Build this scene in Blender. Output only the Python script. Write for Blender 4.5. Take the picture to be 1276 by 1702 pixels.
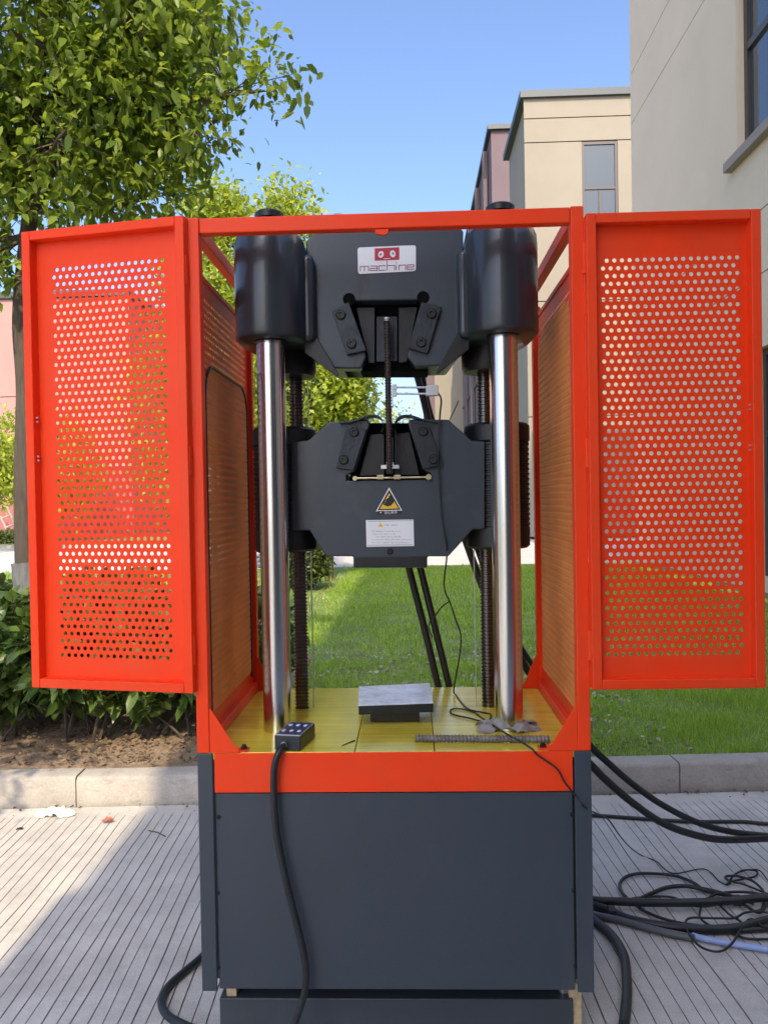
import bpy, math, random
import numpy as np
from mathutils import Matrix, Vector
random.seed(7); RNG = np.random.default_rng(7)
sc = bpy.context.scene
C = sc.collection
for o in list(bpy.data.objects): bpy.data.objects.remove(o)

# ------------------------------------------------------------------ camera
H = 1.5833; YAW = .0346; PITCH = -.0143; ROLL = .0177; F = 1322.56
def _axes():
    cy, sy, cp, sp = math.cos(YAW), math.sin(YAW), math.cos(PITCH), math.sin(PITCH)
    R0 = Vector((cy, sy, 0)); fw = Vector((-sy*cp, cy*cp, sp)); U0 = R0.cross(fw)
    cr, sr = math.cos(ROLL), math.sin(ROLL)
    return R0*cr - U0*sr, R0*sr + U0*cr, fw
CR, CU, CF = _axes()
cam = bpy.data.cameras.new('camera'); camo = bpy.data.objects.new('camera', cam); C.objects.link(camo)
cam.sensor_fit = 'HORIZONTAL'; cam.sensor_width = 36; cam.lens = 36*F/1276
cam.clip_start = .05; cam.clip_end = 2000
camo.matrix_world = Matrix(((CR.x, CU.x, -CF.x, 0), (CR.y, CU.y, -CF.y, 0), (CR.z, CU.z, -CF.z, H), (0, 0, 0, 1)))
sc.camera = camo
sc.render.resolution_x = 767; sc.render.resolution_y = 1024
# ------------------------------------------------------------------ light
SUN_EL = math.radians(43); SUN_AZ = math.radians(177)     # the sun stands behind the camera (towards -y)
world = bpy.data.worlds.new('World'); sc.world = world; world.use_nodes = True
wn = world.node_tree; bg = wn.nodes['Background']
sky = wn.nodes.new('ShaderNodeTexSky'); sky.sky_type = 'NISHITA'; sky.sun_disc = False
sky.sun_elevation = SUN_EL; sky.sun_rotation = SUN_AZ; sky.air_density = 0.65; sky.dust_density = 3.2; sky.ozone_density = 3.6
wn.links.new(sky.outputs[0], bg.inputs[0]); bg.inputs[1].default_value = 0.15
sl = bpy.data.lights.new('sun', 'SUN'); sl.energy = 2.0; sl.angle = math.radians(.42); sl.color = (1, .82, .58)
so = bpy.data.objects.new('sun', sl); C.objects.link(so)
so.rotation_euler = (math.radians(90)-SUN_EL, 0, math.radians(3.0))        # shines towards +y and down
so.location = (0, -20, 30)
sc.view_settings.view_transform = 'Standard'; sc.view_settings.look = 'None'
sc.view_settings.exposure = 1.52; sc.view_settings.gamma = 1
sc.render.engine = 'CYCLES'
sc.cycles.max_bounces = 8; sc.cycles.transparent_max_bounces = 8

# ------------------------------------------------------------------ pixel -> place
def ray(px, py):
    d = CF + CR*((px-638)/F) + CU*((851-py)/F); return d
def atY(px, py, Y):
    d = ray(px, py); t = Y/d.y; return Vector((d.x*t, Y, H+d.z*t))
def atZ(px, py, Z):
    d = ray(px, py); t = (Z-H)/d.z; return Vector((d.x*t, d.y*t, Z))
def atX(px, py, X):
    d = ray(px, py); t = X/d.x; return Vector((X, d.y*t, H+d.z*t))

# ------------------------------------------------------------------ mesh helpers
class MB:
    def __init__(s): s.v = []; s.f = []
    def add(s, vs, fs):
        n = len(s.v); s.v += [tuple(v) for v in vs]; s.f += [tuple(i+n for i in f) for f in fs]; return s
    def box(s, x0, x1, y0, y1, z0, z1):
        return s.add([(x0,y0,z0),(x1,y0,z0),(x1,y1,z0),(x0,y1,z0),(x0,y0,z1),(x1,y0,z1),(x1,y1,z1),(x0,y1,z1)],
            [(0,3,2,1),(4,5,6,7),(0,1,5,4),(1,2,6,5),(2,3,7,6),(3,0,4,7)])
    def obox(s, c, ax, ay, az, hx, hy, hz):
        c = Vector(c); P = []
        for k in (-1, 1):
            for (i, j) in ((-1,-1),(1,-1),(1,1),(-1,1)):
                P.append(c + ax*(i*hx) + ay*(j*hy) + az*(k*hz))
        return s.add(P, [(0,3,2,1),(4,5,6,7),(0,1,5,4),(1,2,6,5),(2,3,7,6),(3,0,4,7)])
    def prism(s, pts, y0, y1):           # polygon in x,z pushed along y
        n = len(pts)
        V = [(p[0], y0, p[1]) for p in pts] + [(p[0], y1, p[1]) for p in pts]
        Fc = [tuple(range(n)), tuple(range(2*n-1, n-1, -1))]
        Fc += [(i, i+n, (i+1) % n+n, (i+1) % n) for i in range(n)]
        return s.add(V, Fc)
    def prismz(s, pts, z0, z1):          # polygon in x,y pushed along z
        n = len(pts)
        V = [(p[0], p[1], z0) for p in pts] + [(p[0], p[1], z1) for p in pts]
        Fc = [tuple(range(n-1, -1, -1)), tuple(range(n, 2*n))]
        Fc += [(i, (i+1) % n, (i+1) % n+n, i+n) for i in range(n)]
        return s.add(V, Fc)
    def lathe(s, cx, cy, prof, n=32, sx=1, sy=1):   # prof: list of (r, z)
        V = []; Fc = []
        for (r, z) in prof:
            for k in range(n):
                a = 2*math.pi*k/n; V.append((cx+sx*r*math.cos(a), cy+sy*r*math.sin(a), z))
        for i in range(len(prof)-1):
            for k in range(n):
                Fc.append((i*n+k, i*n+(k+1) % n, (i+1)*n+(k+1) % n, (i+1)*n+k))
        Fc.append(tuple(range(n-1, -1, -1))); m = (len(prof)-1)*n; Fc.append(tuple(range(m, m+n)))
        return s.add(V, Fc)
    def tube(s, pts, r, n=8, cap=True):
        pts = [Vector(p) for p in pts]; m = len(pts); rr = r if isinstance(r, (list, tuple)) else [r]*m
        V = []; Fc = []; up = None
        for i in range(m):
            t = (pts[min(i+1, m-1)]-pts[max(i-1, 0)]).normalized()
            if up is None:
                up = t.orthogonal().normalized()
            up = (up - t*up.dot(t)); up = up.normalized() if up.length > 1e-6 else t.orthogonal().normalized()
            b = t.cross(up)
            for k in range(n):
                a = 2*math.pi*k/n; V.append(pts[i] + (up*math.cos(a)+b*math.sin(a))*rr[i])
        for i in range(m-1):
            for k in range(n):
                Fc.append((i*n+k, i*n+(k+1) % n, (i+1)*n+(k+1) % n, (i+1)*n+k))
        if cap: Fc.append(tuple(range(n-1, -1, -1))); Fc.append(tuple(range((m-1)*n, m*n)))
        return s.add(V, Fc)
    def build(s, name, mat, parent=None, off=None, smooth=False, bevel=0, sharp=35):
        if off is None: off = OFF.get(parent.name, (0,0,0)) if parent else (0,0,0)
        me = bpy.data.meshes.new(name)
        me.from_pydata([(v[0]-off[0], v[1]-off[1], v[2]-off[2]) for v in s.v], [], s.f); me.update()
        o = bpy.data.objects.new(name, me); C.objects.link(o)
        if mat: me.materials.append(mat)
        if parent: o.parent = parent; OFF[o.name] = OFF.get(parent.name, (0,0,0))
        if smooth or bevel:
            me.polygons.foreach_set('use_smooth', [True]*len(me.polygons))
            me.set_sharp_from_angle(angle=math.radians(sharp))
        if bevel:
            b = o.modifiers.new('bevel', 'BEVEL'); b.width = bevel; b.segments = 2; b.limit_method = 'ANGLE'; b.angle_limit = math.radians(40)
            b.harden_normals = True
        return o
OFF = {}
def np_obj(name, V, Fs, mat, parent=None, smooth=True):
    """V (n,3); Fs list of (m,k) index arrays"""
    off = np.array(OFF.get(parent.name, (0,0,0))) if parent else np.zeros(3)
    me = bpy.data.meshes.new(name); me.vertices.add(len(V)); me.vertices.foreach_set('co', (V-off).astype(np.float32).ravel())
    tot = sum(len(f) for f in Fs); loops = np.concatenate([f.ravel() for f in Fs]).astype(np.int32)
    sizes = np.concatenate([np.full(len(f), f.shape[1]) for f in Fs]); st = np.concatenate([[0], np.cumsum(sizes)[:-1]]).astype(np.int32)
    me.loops.add(len(loops)); me.loops.foreach_set('vertex_index', loops)
    me.polygons.add(tot); me.polygons.foreach_set('loop_start', st); me.polygons.foreach_set('loop_total', sizes.astype(np.int32))
    me.polygons.foreach_set('use_smooth', np.full(tot, smooth)); me.update(calc_edges=True)
    if mat: me.materials.append(mat)
    o = bpy.data.objects.new(name, me); C.objects.link(o)
    if parent: o.parent = parent; OFF[o.name] = OFF.get(parent.name, (0,0,0))
    return o
def empty(name, loc, label=None, cat=None, group=None):
    o = bpy.data.objects.new(name, None); C.objects.link(o); o.location = loc; o.empty_display_size = .1
    OFF[o.name] = tuple(loc)
    return tag(o, label, cat, group)
def tag(o, label=None, cat=None, group=None, kind=None):
    if label: o['label'] = label
    if cat: o['category'] = cat
    if group: o['group'] = group
    if kind: o['kind'] = kind
    return o
def struct(o): o['kind'] = 'structure'; return o
def cr(pts, k=8):                        # Catmull-Rom through points
    P = [Vector(p) for p in pts]; P = [P[0]*2-P[1]] + P + [P[-1]*2-P[-2]]; out = []
    for i in range(1, len(P)-2):
        for j in range(k):
            t = j/k; a, b, c, d = P[i-1], P[i], P[i+1], P[i+2]
            out.append(.5*((2*b)+(c-a)*t+(2*a-5*b+4*c-d)*t*t+(3*b-a-3*c+d)*t*t*t))
    out.append(P[-2]); return out

# ------------------------------------------------------------------ materials
def mat(name, col, rough=.5, metal=0, spec=.5, n1=None, bump=None, coat=0, trans=None, aniso=0):
    """n1=(scale, amount, stretch xyz) brightness mottling; bump=(scale, strength, stretch)"""
    m = bpy.data.materials.new(name); m.use_nodes = True; nt = m.node_tree; b = nt.nodes['Principled BSDF']
    b.inputs['Base Color'].default_value = (*col, 1); b.inputs['Roughness'].default_value = rough
    b.inputs['Metallic'].default_value = metal; b.inputs['Specular IOR Level'].default_value = spec
    b.inputs['Coat Weight'].default_value = coat; b.inputs['Coat Roughness'].default_value = .08
    b.inputs['Anisotropic'].default_value = aniso
    tc = nt.nodes.new('ShaderNodeTexCoord')
    def noise(scale, st, detail=6):
        mp = nt.nodes.new('ShaderNodeMapping'); mp.inputs['Scale'].default_value = st
        nt.links.new(tc.outputs['Object'], mp.inputs[0])
        n = nt.nodes.new('ShaderNodeTexNoise'); n.inputs['Scale'].default_value = scale; n.inputs['Detail'].default_value = detail
        n.inputs['Roughness'].default_value = .65
        nt.links.new(mp.outputs[0], n.inputs['Vector']); return n
    m['nf'] = 0
    if n1:
        lst = n1 if isinstance(n1, list) else [n1]; prev = None
        for (scale, amt, st) in lst:
            n = noise(scale, st); mr = nt.nodes.new('ShaderNodeMapRange')
            mr.inputs['From Min'].default_value = .3; mr.inputs['From Max'].default_value = .7
            mr.inputs['To Min'].default_value = 1-amt; mr.inputs['To Max'].default_value = 1+amt
            nt.links.new(n.outputs['Fac'], mr.inputs['Value'])
            mx = nt.nodes.new('ShaderNodeVectorMath'); mx.operation = 'SCALE'
            if prev is None: mx.inputs[0].default_value = col
            else: nt.links.new(prev, mx.inputs[0])
            nt.links.new(mr.outputs[0], mx.inputs['Scale']); prev = mx.outputs[0]
        nt.links.new(prev, b.inputs['Base Color'])
    if bump:
        lst = bump if isinstance(bump, list) else [bump]; pn = None
        for (scale, strg, st) in lst:
            n = noise(scale, st); bp = nt.nodes.new('ShaderNodeBump'); bp.inputs['Strength'].default_value = strg; bp.inputs['Distance'].default_value = .01
            nt.links.new(n.outputs['Fac'], bp.inputs['Height'])
            if pn: nt.links.new(pn, bp.inputs['Normal'])
            pn = bp.outputs[0]
        nt.links.new(pn, b.inputs['Normal'])
    return m
I3 = (1,1,1)
def mixcol(m, cols, scale, lo=.4, hi=.6, st=I3, detail=8):
    """blend second colour in by a noise of its own (dirt, stains)"""
    nt = m.node_tree; b = nt.nodes['Principled BSDF']
    tc = nt.nodes.new('ShaderNodeTexCoord'); mp = nt.nodes.new('ShaderNodeMapping'); mp.inputs['Scale'].default_value = st
    nt.links.new(tc.outputs['Object'], mp.inputs[0])
    n = nt.nodes.new('ShaderNodeTexNoise'); n.inputs['Scale'].default_value = scale; n.inputs['Detail'].default_value = detail; n.inputs['Roughness'].default_value = .7
    nt.links.new(mp.outputs[0], n.inputs['Vector'])
    mr = nt.nodes.new('ShaderNodeMapRange'); mr.inputs['From Min'].default_value = lo; mr.inputs['From Max'].default_value = hi
    nt.links.new(n.outputs['Fac'], mr.inputs['Value'])
    mx = nt.nodes.new('ShaderNodeMix'); mx.data_type = 'RGBA'
    nt.links.new(mr.outputs[0], mx.inputs[0])
    src = b.inputs['Base Color']
    if src.is_linked: nt.links.new(src.links[0].from_socket, mx.inputs[6])
    else: mx.inputs[6].default_value = src.default_value
    mx.inputs[7].default_value = (*cols, 1)
    nt.links.new(mx.outputs[2], src)
    return m
def leafmat(name, a, b_, tr=.35, rough=.4):
    """per-leaf colour variation plus light coming through the blade"""
    m = bpy.data.materials.new(name); m.use_nodes = True; nt = m.node_tree; b = nt.nodes['Principled BSDF']; out = nt.nodes['Material Output']
    g = nt.nodes.new('ShaderNodeNewGeometry'); mx = nt.nodes.new('ShaderNodeMix'); mx.data_type = 'RGBA'
    nt.links.new(g.outputs['Random Per Island'], mx.inputs[0]); mx.inputs[6].default_value = (*a, 1); mx.inputs[7].default_value = (*b_, 1)
    nt.links.new(mx.outputs[2], b.inputs['Base Color']); b.inputs['Roughness'].default_value = rough; b.inputs['Specular IOR Level'].default_value = .45
    t = nt.nodes.new('ShaderNodeBsdfTranslucent'); nt.links.new(mx.outputs[2], t.inputs[0])
    hs = nt.nodes.new('ShaderNodeHueSaturation'); hs.inputs['Hue'].default_value = .485; hs.inputs['Value'].default_value = 1.7
    nt.links.new(mx.outputs[2], hs.inputs['Color']); nt.links.new(hs.outputs[0], t.inputs[0])
    ms = nt.nodes.new('ShaderNodeMixShader'); ms.inputs[0].default_value = tr
    nt.links.new(b.outputs[0], ms.inputs[1]); nt.links.new(t.outputs[0], ms.inputs[2]); nt.links.new(ms.outputs[0], out.inputs[0])
    return m
M = {}
M['red'] = mat('red_orange_powder_coat', (.87,.052,.007), .46, spec=.25, coat=.0, n1=(3,.06,I3), bump=(260,.05,I3))
mixcol(M['red'], (.80,.075,.02), 2.2, .45, .75); mixcol(M['red'], (.40,.10,.06), 55, .70, .78)
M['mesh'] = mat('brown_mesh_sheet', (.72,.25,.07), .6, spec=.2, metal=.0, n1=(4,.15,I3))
M['grey'] = mat('blue_grey_powder_coat', (.042,.053,.066), .42, n1=[(2.5,.07,I3),(140,.05,I3)], bump=(420,.10,I3))
mixcol(M['grey'], (.075,.085,.095), 1.6, .50, .85, (1,1,.35)); mixcol(M['grey'], (.13,.125,.115), 38, .70, .80, (1,1,.3))
M['head'] = mat('dark_gloss_casting_paint', (.022,.028,.036), .34, coat=.30, n1=(5,.12,I3), bump=[(26,.10,I3),(3,.15,I3)])
mixcol(M['head'], (.05,.055,.06), 30, .66, .80)
M['plate'] = mat('satin_casting_paint', (.034,.046,.060), .36, coat=.15, n1=(4,.10,I3), bump=[(150,.08,I3),(5,.08,I3)])
mixcol(M['plate'], (.065,.072,.078), 7, .55, .8); mixcol(M['plate'], (.012,.014,.016), 4, .60, .8, (1,1,.4))
M['black'] = mat('black_steel', (.007,.007,.008), .42, n1=(12,.3,I3), bump=(60,.1,I3))
M['jaw'] = mat('oiled_jaw_steel', (.030,.036,.042), .35, metal=.55, n1=(16,.35,I3), bump=(90,.15,I3))
M['chrome'] = mat('chromed_column', (.66,.67,.68), .20, metal=1, n1=(6,.05,(1,1,.1)), bump=(70,.02,(1,1,14)))
M['screw'] = mat('lead_screw_steel', (.15,.145,.14), .3, metal=1)
M['table'] = mat('oiled_yellow_table', (.84,.68,.07), .20, metal=.25, n1=[(7,.20,(.25,6,1)),(1.8,.25,(1,1,1))], bump=[(22,.06,(.2,8,1))])
M['slab'] = mat('ground_steel_slab', (.74,.76,.80), .45, metal=.25, n1=[(14,.25,I3),(60,.2,(1,4,1))], bump=(50,.2,I3))
M['rebar'] = mat('rusty_rebar', (.21,.19,.175), .6, metal=.5, n1=(40,.4,I3), bump=(120,.4,I3))
M['spec'] = mat('dark_rebar', (.055,.04,.035), .55, metal=.5, n1=(30,.4,I3))
M['alu'] = mat('anodised_aluminium', (.55,.57,.58), .35, metal=.7)
M['brass'] = mat('worn_brass', (.60,.53,.33), .3, metal=.9, n1=(60,.3,I3))
M['white'] = mat('white_print', (.72,.74,.76), .4, n1=(8,.04,I3))
M['labelred'] = mat('crimson_print', (.42,.012,.045), .4)
M['magenta'] = mat('magenta_print', (.24,.015,.10), .4)
M['yellow'] = mat('yellow_print', (.78,.46,.02), .4)
M['ink'] = mat('black_print', (.012,.012,.012), .45)
M['greyink'] = mat('grey_print', (.09,.11,.14), .5)
M['void'] = mat('recess_shade_black', (.003,.003,.003), .9, spec=.1)  # near-black that puts the shade of holes and grip openings into the colour
M['rubber'] = mat('black_cable_rubber', (.013,.015,.017), .42, n1=(30,.3,I3))
M['cordblack'] = mat('thin_thin_black_lead', (.012,.012,.014), .5)
M['greyhose'] = mat('grey_cable', (.09,.10,.11), .45)
M['bluepipe'] = mat('pale_blue_pipe', (.30,.40,.68), .35)
M['panelblue'] = mat('navy_keypad', (.012,.016,.10), .3)
M['plastic'] = mat('black_plastic_case', (.016,.022,.028), .38, bump=(200,.08,I3))
M['rag'] = mat('grey_rag', (.27,.26,.25), .9, n1=(40,.25,I3), bump=(160,.3,I3))
M['paper'] = mat('white_tissue', (.66,.65,.62), .8, n1=(30,.08,I3))
M['wood'] = mat('pale_pine', (.55,.42,.24), .7, n1=[(6,.2,(12,.6,12))], bump=(30,.3,(12,.6,12)))
M['conc'] = mat('scored_concrete', (.50,.48,.44), .85, spec=.3, n1=[(1.3,.13,I3),(9,.12,I3),(140,.14,I3)], bump=[(110,.35,I3),(18,.25,I3)])
mixcol(M['conc'], (.43,.41,.375), 3.2, .50, .66); mixcol(M['conc'], (.30,.28,.25), 11, .62, .74); mixcol(M['conc'], (.57,.55,.51), 1.1, .56, .72)
M['dust'] = mat('groove_dirt', (.24,.225,.20), .95, n1=(20,.3,I3))
M['kerb'] = mat('kerb_concrete', (.35,.325,.285), .85, n1=[(5,.14,I3),(90,.14,I3)], bump=[(60,.35,I3),(9,.35,I3)])
mixcol(M['kerb'], (.24,.22,.19), 7, .56, .72, (1,1,3))
M['soil'] = mat('dry_soil', (.24,.175,.115), .95, n1=[(8,.3,I3),(70,.35,I3)], bump=[(40,.9,I3),(9,.7,I3)])
M['lawn'] = mat('lawn_soil', (.15,.20,.06), .95, n1=[(1.6,.35,I3),(30,.4,I3)], bump=(50,.6,I3))
M['road'] = mat('pale_road', (.50,.48,.44), .85, n1=[(1,.08,I3),(30,.08,I3)])
M['terrain'] = mat('far_ground', (.20,.21,.13), .95, n1=(.3,.25,I3))
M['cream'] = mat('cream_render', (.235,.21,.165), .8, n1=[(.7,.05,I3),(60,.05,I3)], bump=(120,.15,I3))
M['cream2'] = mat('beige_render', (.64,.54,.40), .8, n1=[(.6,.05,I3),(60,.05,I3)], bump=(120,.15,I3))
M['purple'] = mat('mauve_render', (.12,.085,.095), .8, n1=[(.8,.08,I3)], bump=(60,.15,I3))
M['pink'] = mat('pink_render', (.36,.19,.17), .8, n1=[(.5,.08,I3)])
M['pinkdark'] = mat('deep_rose_render', (.33,.10,.10), .8, n1=[(.5,.08,I3)])
M['cap'] = mat('roof_flashing', (.055,.065,.07), .5, metal=.3)
M['frame'] = mat('brown_window_frame', (.055,.045,.042), .4)
M['stone'] = mat('stone_sill', (.27,.23,.20), .75)
M['glass'] = mat('dark_window_glass', (.03,.045,.055), .05, spec=.5, coat=.3)
M['curtain'] = mat('white_curtain', (.6,.62,.66), .9)
M['bark'] = mat('grey_bark', (.07,.055,.042), .9, n1=[(14,.35,(3,3,.5))], bump=[(22,.9,(3,3,.6))])
M['lime'] = mat('limewashed_bark', (.14,.145,.15), .9, n1=[(14,.35,(3,3,.5))], bump=[(22,.8,(3,3,.6))])
M['twig'] = mat('twig_bark', (.10,.08,.055), .9)
M['leafA'] = leafmat('camphor_leaves', (.07,.13,.014), (.24,.32,.04), .5)
M['leafY'] = leafmat('spring_leaves', (.17,.26,.025), (.37,.42,.05), .4, .5)
M['leafH'] = leafmat('hedge_leaves', (.04,.085,.02), (.11,.17,.035), .25, .35)
M['leafD'] = leafmat('dark_bush_leaves', (.03,.06,.018), (.12,.16,.03), .25, .45)
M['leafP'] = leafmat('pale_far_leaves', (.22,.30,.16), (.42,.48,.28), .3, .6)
M['blade'] = leafmat('grass_blades', (.15,.30,.02), (.36,.50,.06), .42, .5)
M['dry'] = leafmat('pale_dry_leaves', (.20,.18,.10), (.42,.40,.30), .1, .7)
M['dead'] = leafmat('dead_leaves', (.07,.045,.025), (.24,.17,.10), .1, .7)

# ================================================================== SETTING
tb = MB().add([(-600,-300,-.06),(600,-300,-.06),(600,1200,-.06),(-600,1200,-.06)], [(0,1,2,3)])
struct(tb.build('ground', M['terrain']))

# kerb line, slightly turned against the machine
KA = (-2.197, 4.105); KB = (1.882, 4.31)
KD = Vector((KB[0]-KA[0], KB[1]-KA[1], 0)).normalized(); KN = Vector((-KD.y, KD.x, 0))
def kp(s, n, z): p = Vector((KA[0], KA[1], 0)) + KD*s + KN*n; return Vector((p.x, p.y, z))

# pavement with real scored grooves (each a shallow V channel), running nearly at right angles to the kerb
def pavement():
    ys = np.concatenate([np.linspace(-13, 1.4, 5), np.linspace(1.9, 4.0, 26), [4.12]])   # distance measured towards the kerb
    prof = []; x = -7.0; rr = random.Random(3)
    xs = []
    while x < 7.0:
        x += .0468 + rr.uniform(-.004, .004)
        if rr.random() < .045 or any(abs(x-q) < .05 for q in (1.21, -2.35)): continue
        xs.append((x, rr.uniform(-1, 1), rr.uniform(.7, 1.25)))
    cols = [(-7.5, 0, 0, 0)]
    for (x, ph, w) in xs:
        cols += [(x-.0024*w, 0, ph, 0), (x, -.0045*w, ph, 1), (x+.0024*w, 0, ph, 0)]
    cols.append((7.5, 0, 0, 0))
    V = np.zeros((len(ys), len(cols), 3))
    for i, y in enumerate(ys):
        fade = 1 if y < 3.9 else 0.35
        for j, (x, z, ph, _) in enumerate(cols):
            wob = .0035*math.sin(y*3.1+ph*2) + .0022*math.sin(y*9.7+ph*5)
            p = kp(x+2.197+wob, y-4.15, 0)
            V[i, j] = (p.x, p.y, z*(fade if y < 4.1 else 0))
    n = len(cols); i, j = np.meshgrid(np.arange(len(ys)-1), np.arange(n-1), indexing='ij'); a = (i*n+j).ravel()
    Fq = np.stack([a, a+1, a+n+1, a+n], 1)
    o = np_obj('pavement', V.reshape(-1, 3), [Fq], M['conc'], smooth=False)
    o.data.materials.append(M['dust'])
    jj = np.tile(np.arange(n-1), len(ys)-1); isg = np.array([1 if (cols[k][3] or cols[k+1][3]) else 0 for k in range(n-1)])
    ii = np.repeat(np.arange(len(ys)-1), n-1)
    o.data.polygons.foreach_set('material_index', (isg[jj]*(ii < len(ys)-2)).astype(np.int32)); return struct(o)
pavement()
# kerb: mortar bed with separate stones
kb = MB()
def kbox(m, s0, s1, n0, n1, z0, z1, r=.012):
    pr = [(n0, z0), (n0, z1-r), (n0+r*.4, z1-r*.35), (n0+r, z1), (n1-r, z1), (n1, z1-r), (n1, z0)]; k = len(pr)
    V = [kp(s0, a, b) for a, b in pr]+[kp(s1, a, b) for a, b in pr]
    Fc = [tuple(range(k)), tuple(range(2*k-1, k-1, -1))]+[(i, i+k, (i+1) % k+k, (i+1) % k) for i in range(k)]
    m.add(V, Fc)
kbox(kb, -30, 40, .012, .15, -.05, .128)
kerb = struct(kb.build('kerb', M['dust']))
s = .40-1.07*10; k = 0
while s < 14:
    m = MB(); kbox(m, s+.003, s+1.067, RNG.uniform(-.003, .004), .16, -.04, .15+RNG.uniform(-.003, .003), .02)
    m.build('kerb_stone', M['kerb'], kerb, bevel=.004); s += 1.07
# dust wedge along the foot of the kerb
m = MB()
for i in range(60):
    s0 = -4+i*.16; a = .03+.05*RNG.random(); b = .03+.05*RNG.random()
    m.add([kp(s0, -.004, .016), kp(s0+.16, -.004, .016), kp(s0+.16, -b, .003), kp(s0, -a, .003)], [(3,2,1,0)])
# planting ground behind the kerb
def bumpy(name, x0, x1, y0, y1, nx, ny, z, amp, mt, seed=0, kerbfront=False):
    r = np.random.default_rng(seed); X, Y = np.meshgrid(np.linspace(x0, x1, nx), np.linspace(0, 1, ny))
    yf = (4.105 + (X+2.197)*.0503 + .155) if kerbfront else y0
    Yw = yf + (y1-yf)*Y
    Z = z + amp*(np.sin(X*3.1+1)*np.cos(Yw*2.3)*.5 + .5*r.standard_normal(X.shape)*.6)
    if kerbfront: Z[0, :] = z-.01
    V = np.stack([X, Yw, Z], -1).reshape(-1, 3); i, j = np.meshgrid(np.arange(ny-1), np.arange(nx-1), indexing='ij'); a = (i*nx+j).ravel()
    return np_obj(name, V, [np.stack([a, a+1, a+nx+1, a+nx], 1)], mt)
struct(bumpy('soil', -9, -.95, 0, 7.6, 260, 110, .135, .012, M['soil'], 1, True))
struct(bumpy('lawn', -.95, 9, 0, 17.4, 120, 120, .125, .006, M['lawn'], 2, True))
struct(bumpy('lawn', -30, -.95, 7.6, 17.4, 60, 40, .125, .006, M['lawn'], 3))
struct(MB().box(-60, 60, 17.4, 17.55, -.05, .14).build('kerb', M['kerb']))
struct(MB().box(-60, 60, 17.55, 30, -.055, .0).build('road', M['road']))
struct(MB().box(-60, 60, 30, 30.15, -.05, .12).build('kerb', M['kerb']))
struct(MB().box(-60, 60, 30.15, 120, -.055, .1).build('lawn', M['lawn']))

# ------------------------------------------------------------------ buildings
def win(name, parent, c, u, w, h, rows, cols_, frame=.05, depth=.06, sill=None, curtain=False):
    """window in a wall: centre c, u = horizontal direction along the wall, nrm = outward"""
    u = Vector(u).normalized(); z = Vector((0,0,1)); n = u.cross(z); n = n if n.dot(Vector((0,0,H))-Vector(c)) > 0 or True else -n
    if n.dot(Vector((0,0,0))-Vector((c[0],c[1],0))) < 0: n = -n
    c = Vector(c); m = MB(); f = frame/2
    for sx in (-1, 1): m.obox(c+u*sx*(w/2-f), u, n, z, f, depth/2, h/2)
    for sz in (-1, 1): m.obox(c+z*sz*(h/2-f), u, n, z, w/2-2*f, depth/2, f)
    for (fz, x0, x1) in rows:
        m.obox(c+z*(fz*h/2)+u*((x0+x1)/2*w/2), u, n, z, (x1-x0)/2*w/2-2*f, depth*.45, f)
    for (fx, z0, z1) in cols_:
        m.obox(c+u*(fx*w/2)+z*((z0+z1)/2*h/2), u, n, z, f*.8, depth*.4, (z1-z0)/2*h/2-2*f)
    o = m.build('window', M['frame'], parent)
    g = MB(); g.obox(c-n*.005, u, n, z, w/2-f, .006, h/2-f); g.build('pane', M['glass'], o)
    if sill:
        s_ = MB(); s_.obox(c-z*(h/2+sill[1]/2)+n*(sill[0]/2), u, n, z, w/2+sill[2], sill[0]/2+.06, sill[1]/2-.002); s_.build('sill', M['stone'], o)
    return o
# near building on the right: its long wall runs away from the camera at x = 5.2
XW = 5.2
nb = empty('office_building', (XW+4, 8, 0), 'near beige rendered building on the right with a brown framed upper window', 'building')
MB().box(XW+.22, XW+9, -6, 8.0, -.05, 4.80).build('wing_wall', M['cream2'], nb)
MB().box(XW+.22, XW+9, 8.002, 18.62, -.05, 14.4).build('wall', M['cream2'], nb)
wy1 = 12.75; wy0 = 9.6; wz0 = 6.87; wz1 = 9.7          # upper window opening
def band(name, y0, y1, z0, z1, holes=(), mt=M['cream2']):
    m = MB(); ys = sorted({y0, y1, *[h[0] for h in holes], *[h[1] for h in holes]})
    for a, b in zip(ys[:-1], ys[1:]):
        hh = [h for h in holes if h[0] <= a and h[1] >= b]
        if not hh: m.box(XW, XW+.215, a, b, z0, z1)
        else:
            h = hh[0]
            if h[2] > z0: m.box(XW, XW+.215, a, b, z0, h[2])
            if h[3] < z1: m.box(XW, XW+.215, a, b, h[3], z1)
    return m.build(name, mt, nb)
G = .02
YB = 18.65
band('wall_panel', -6, YB, 0, 4.84-G, holes=[(7.9, 12.15, .35, 3.75), (1.5, 5.5, .35, 3.75)])
Y8 = 8.0
band('wall_panel', Y8, YB, 4.84, 5.77-G)
band('wall_panel', Y8, YB, 5.77, 10.15-G, holes=[(wy0, wy1, wz0, wz1)])
band('wall_panel', Y8, YB, 10.15, 11.28-G)
band('wall_panel', Y8, YB, 11.28, 14.4)
win('window', nb, (XW+.17, (wy0+wy1)/2, (wz0+wz1)/2), (0,1,0), wy1-wy0, wz1-wz0, [(.18,-1,1)], [(0,-1,.18)], .12, .10, (.24,.15,.24))
win('window', nb, (XW+.15, 10.02, 2.05), (0,1,0), 4.25, 3.4, [(-.15,-1,1),(.25,-1,1)], [(-.35,-1,.9),(.35,-1,.9),(.8,-1,.9)], .10, .10)
win('window', nb, (XW+.15, 3.5, 2.05), (0,1,0), 4.0, 3.4, [(.25,-1,1)], [(0,-1,.9)], .10, .10)
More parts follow.
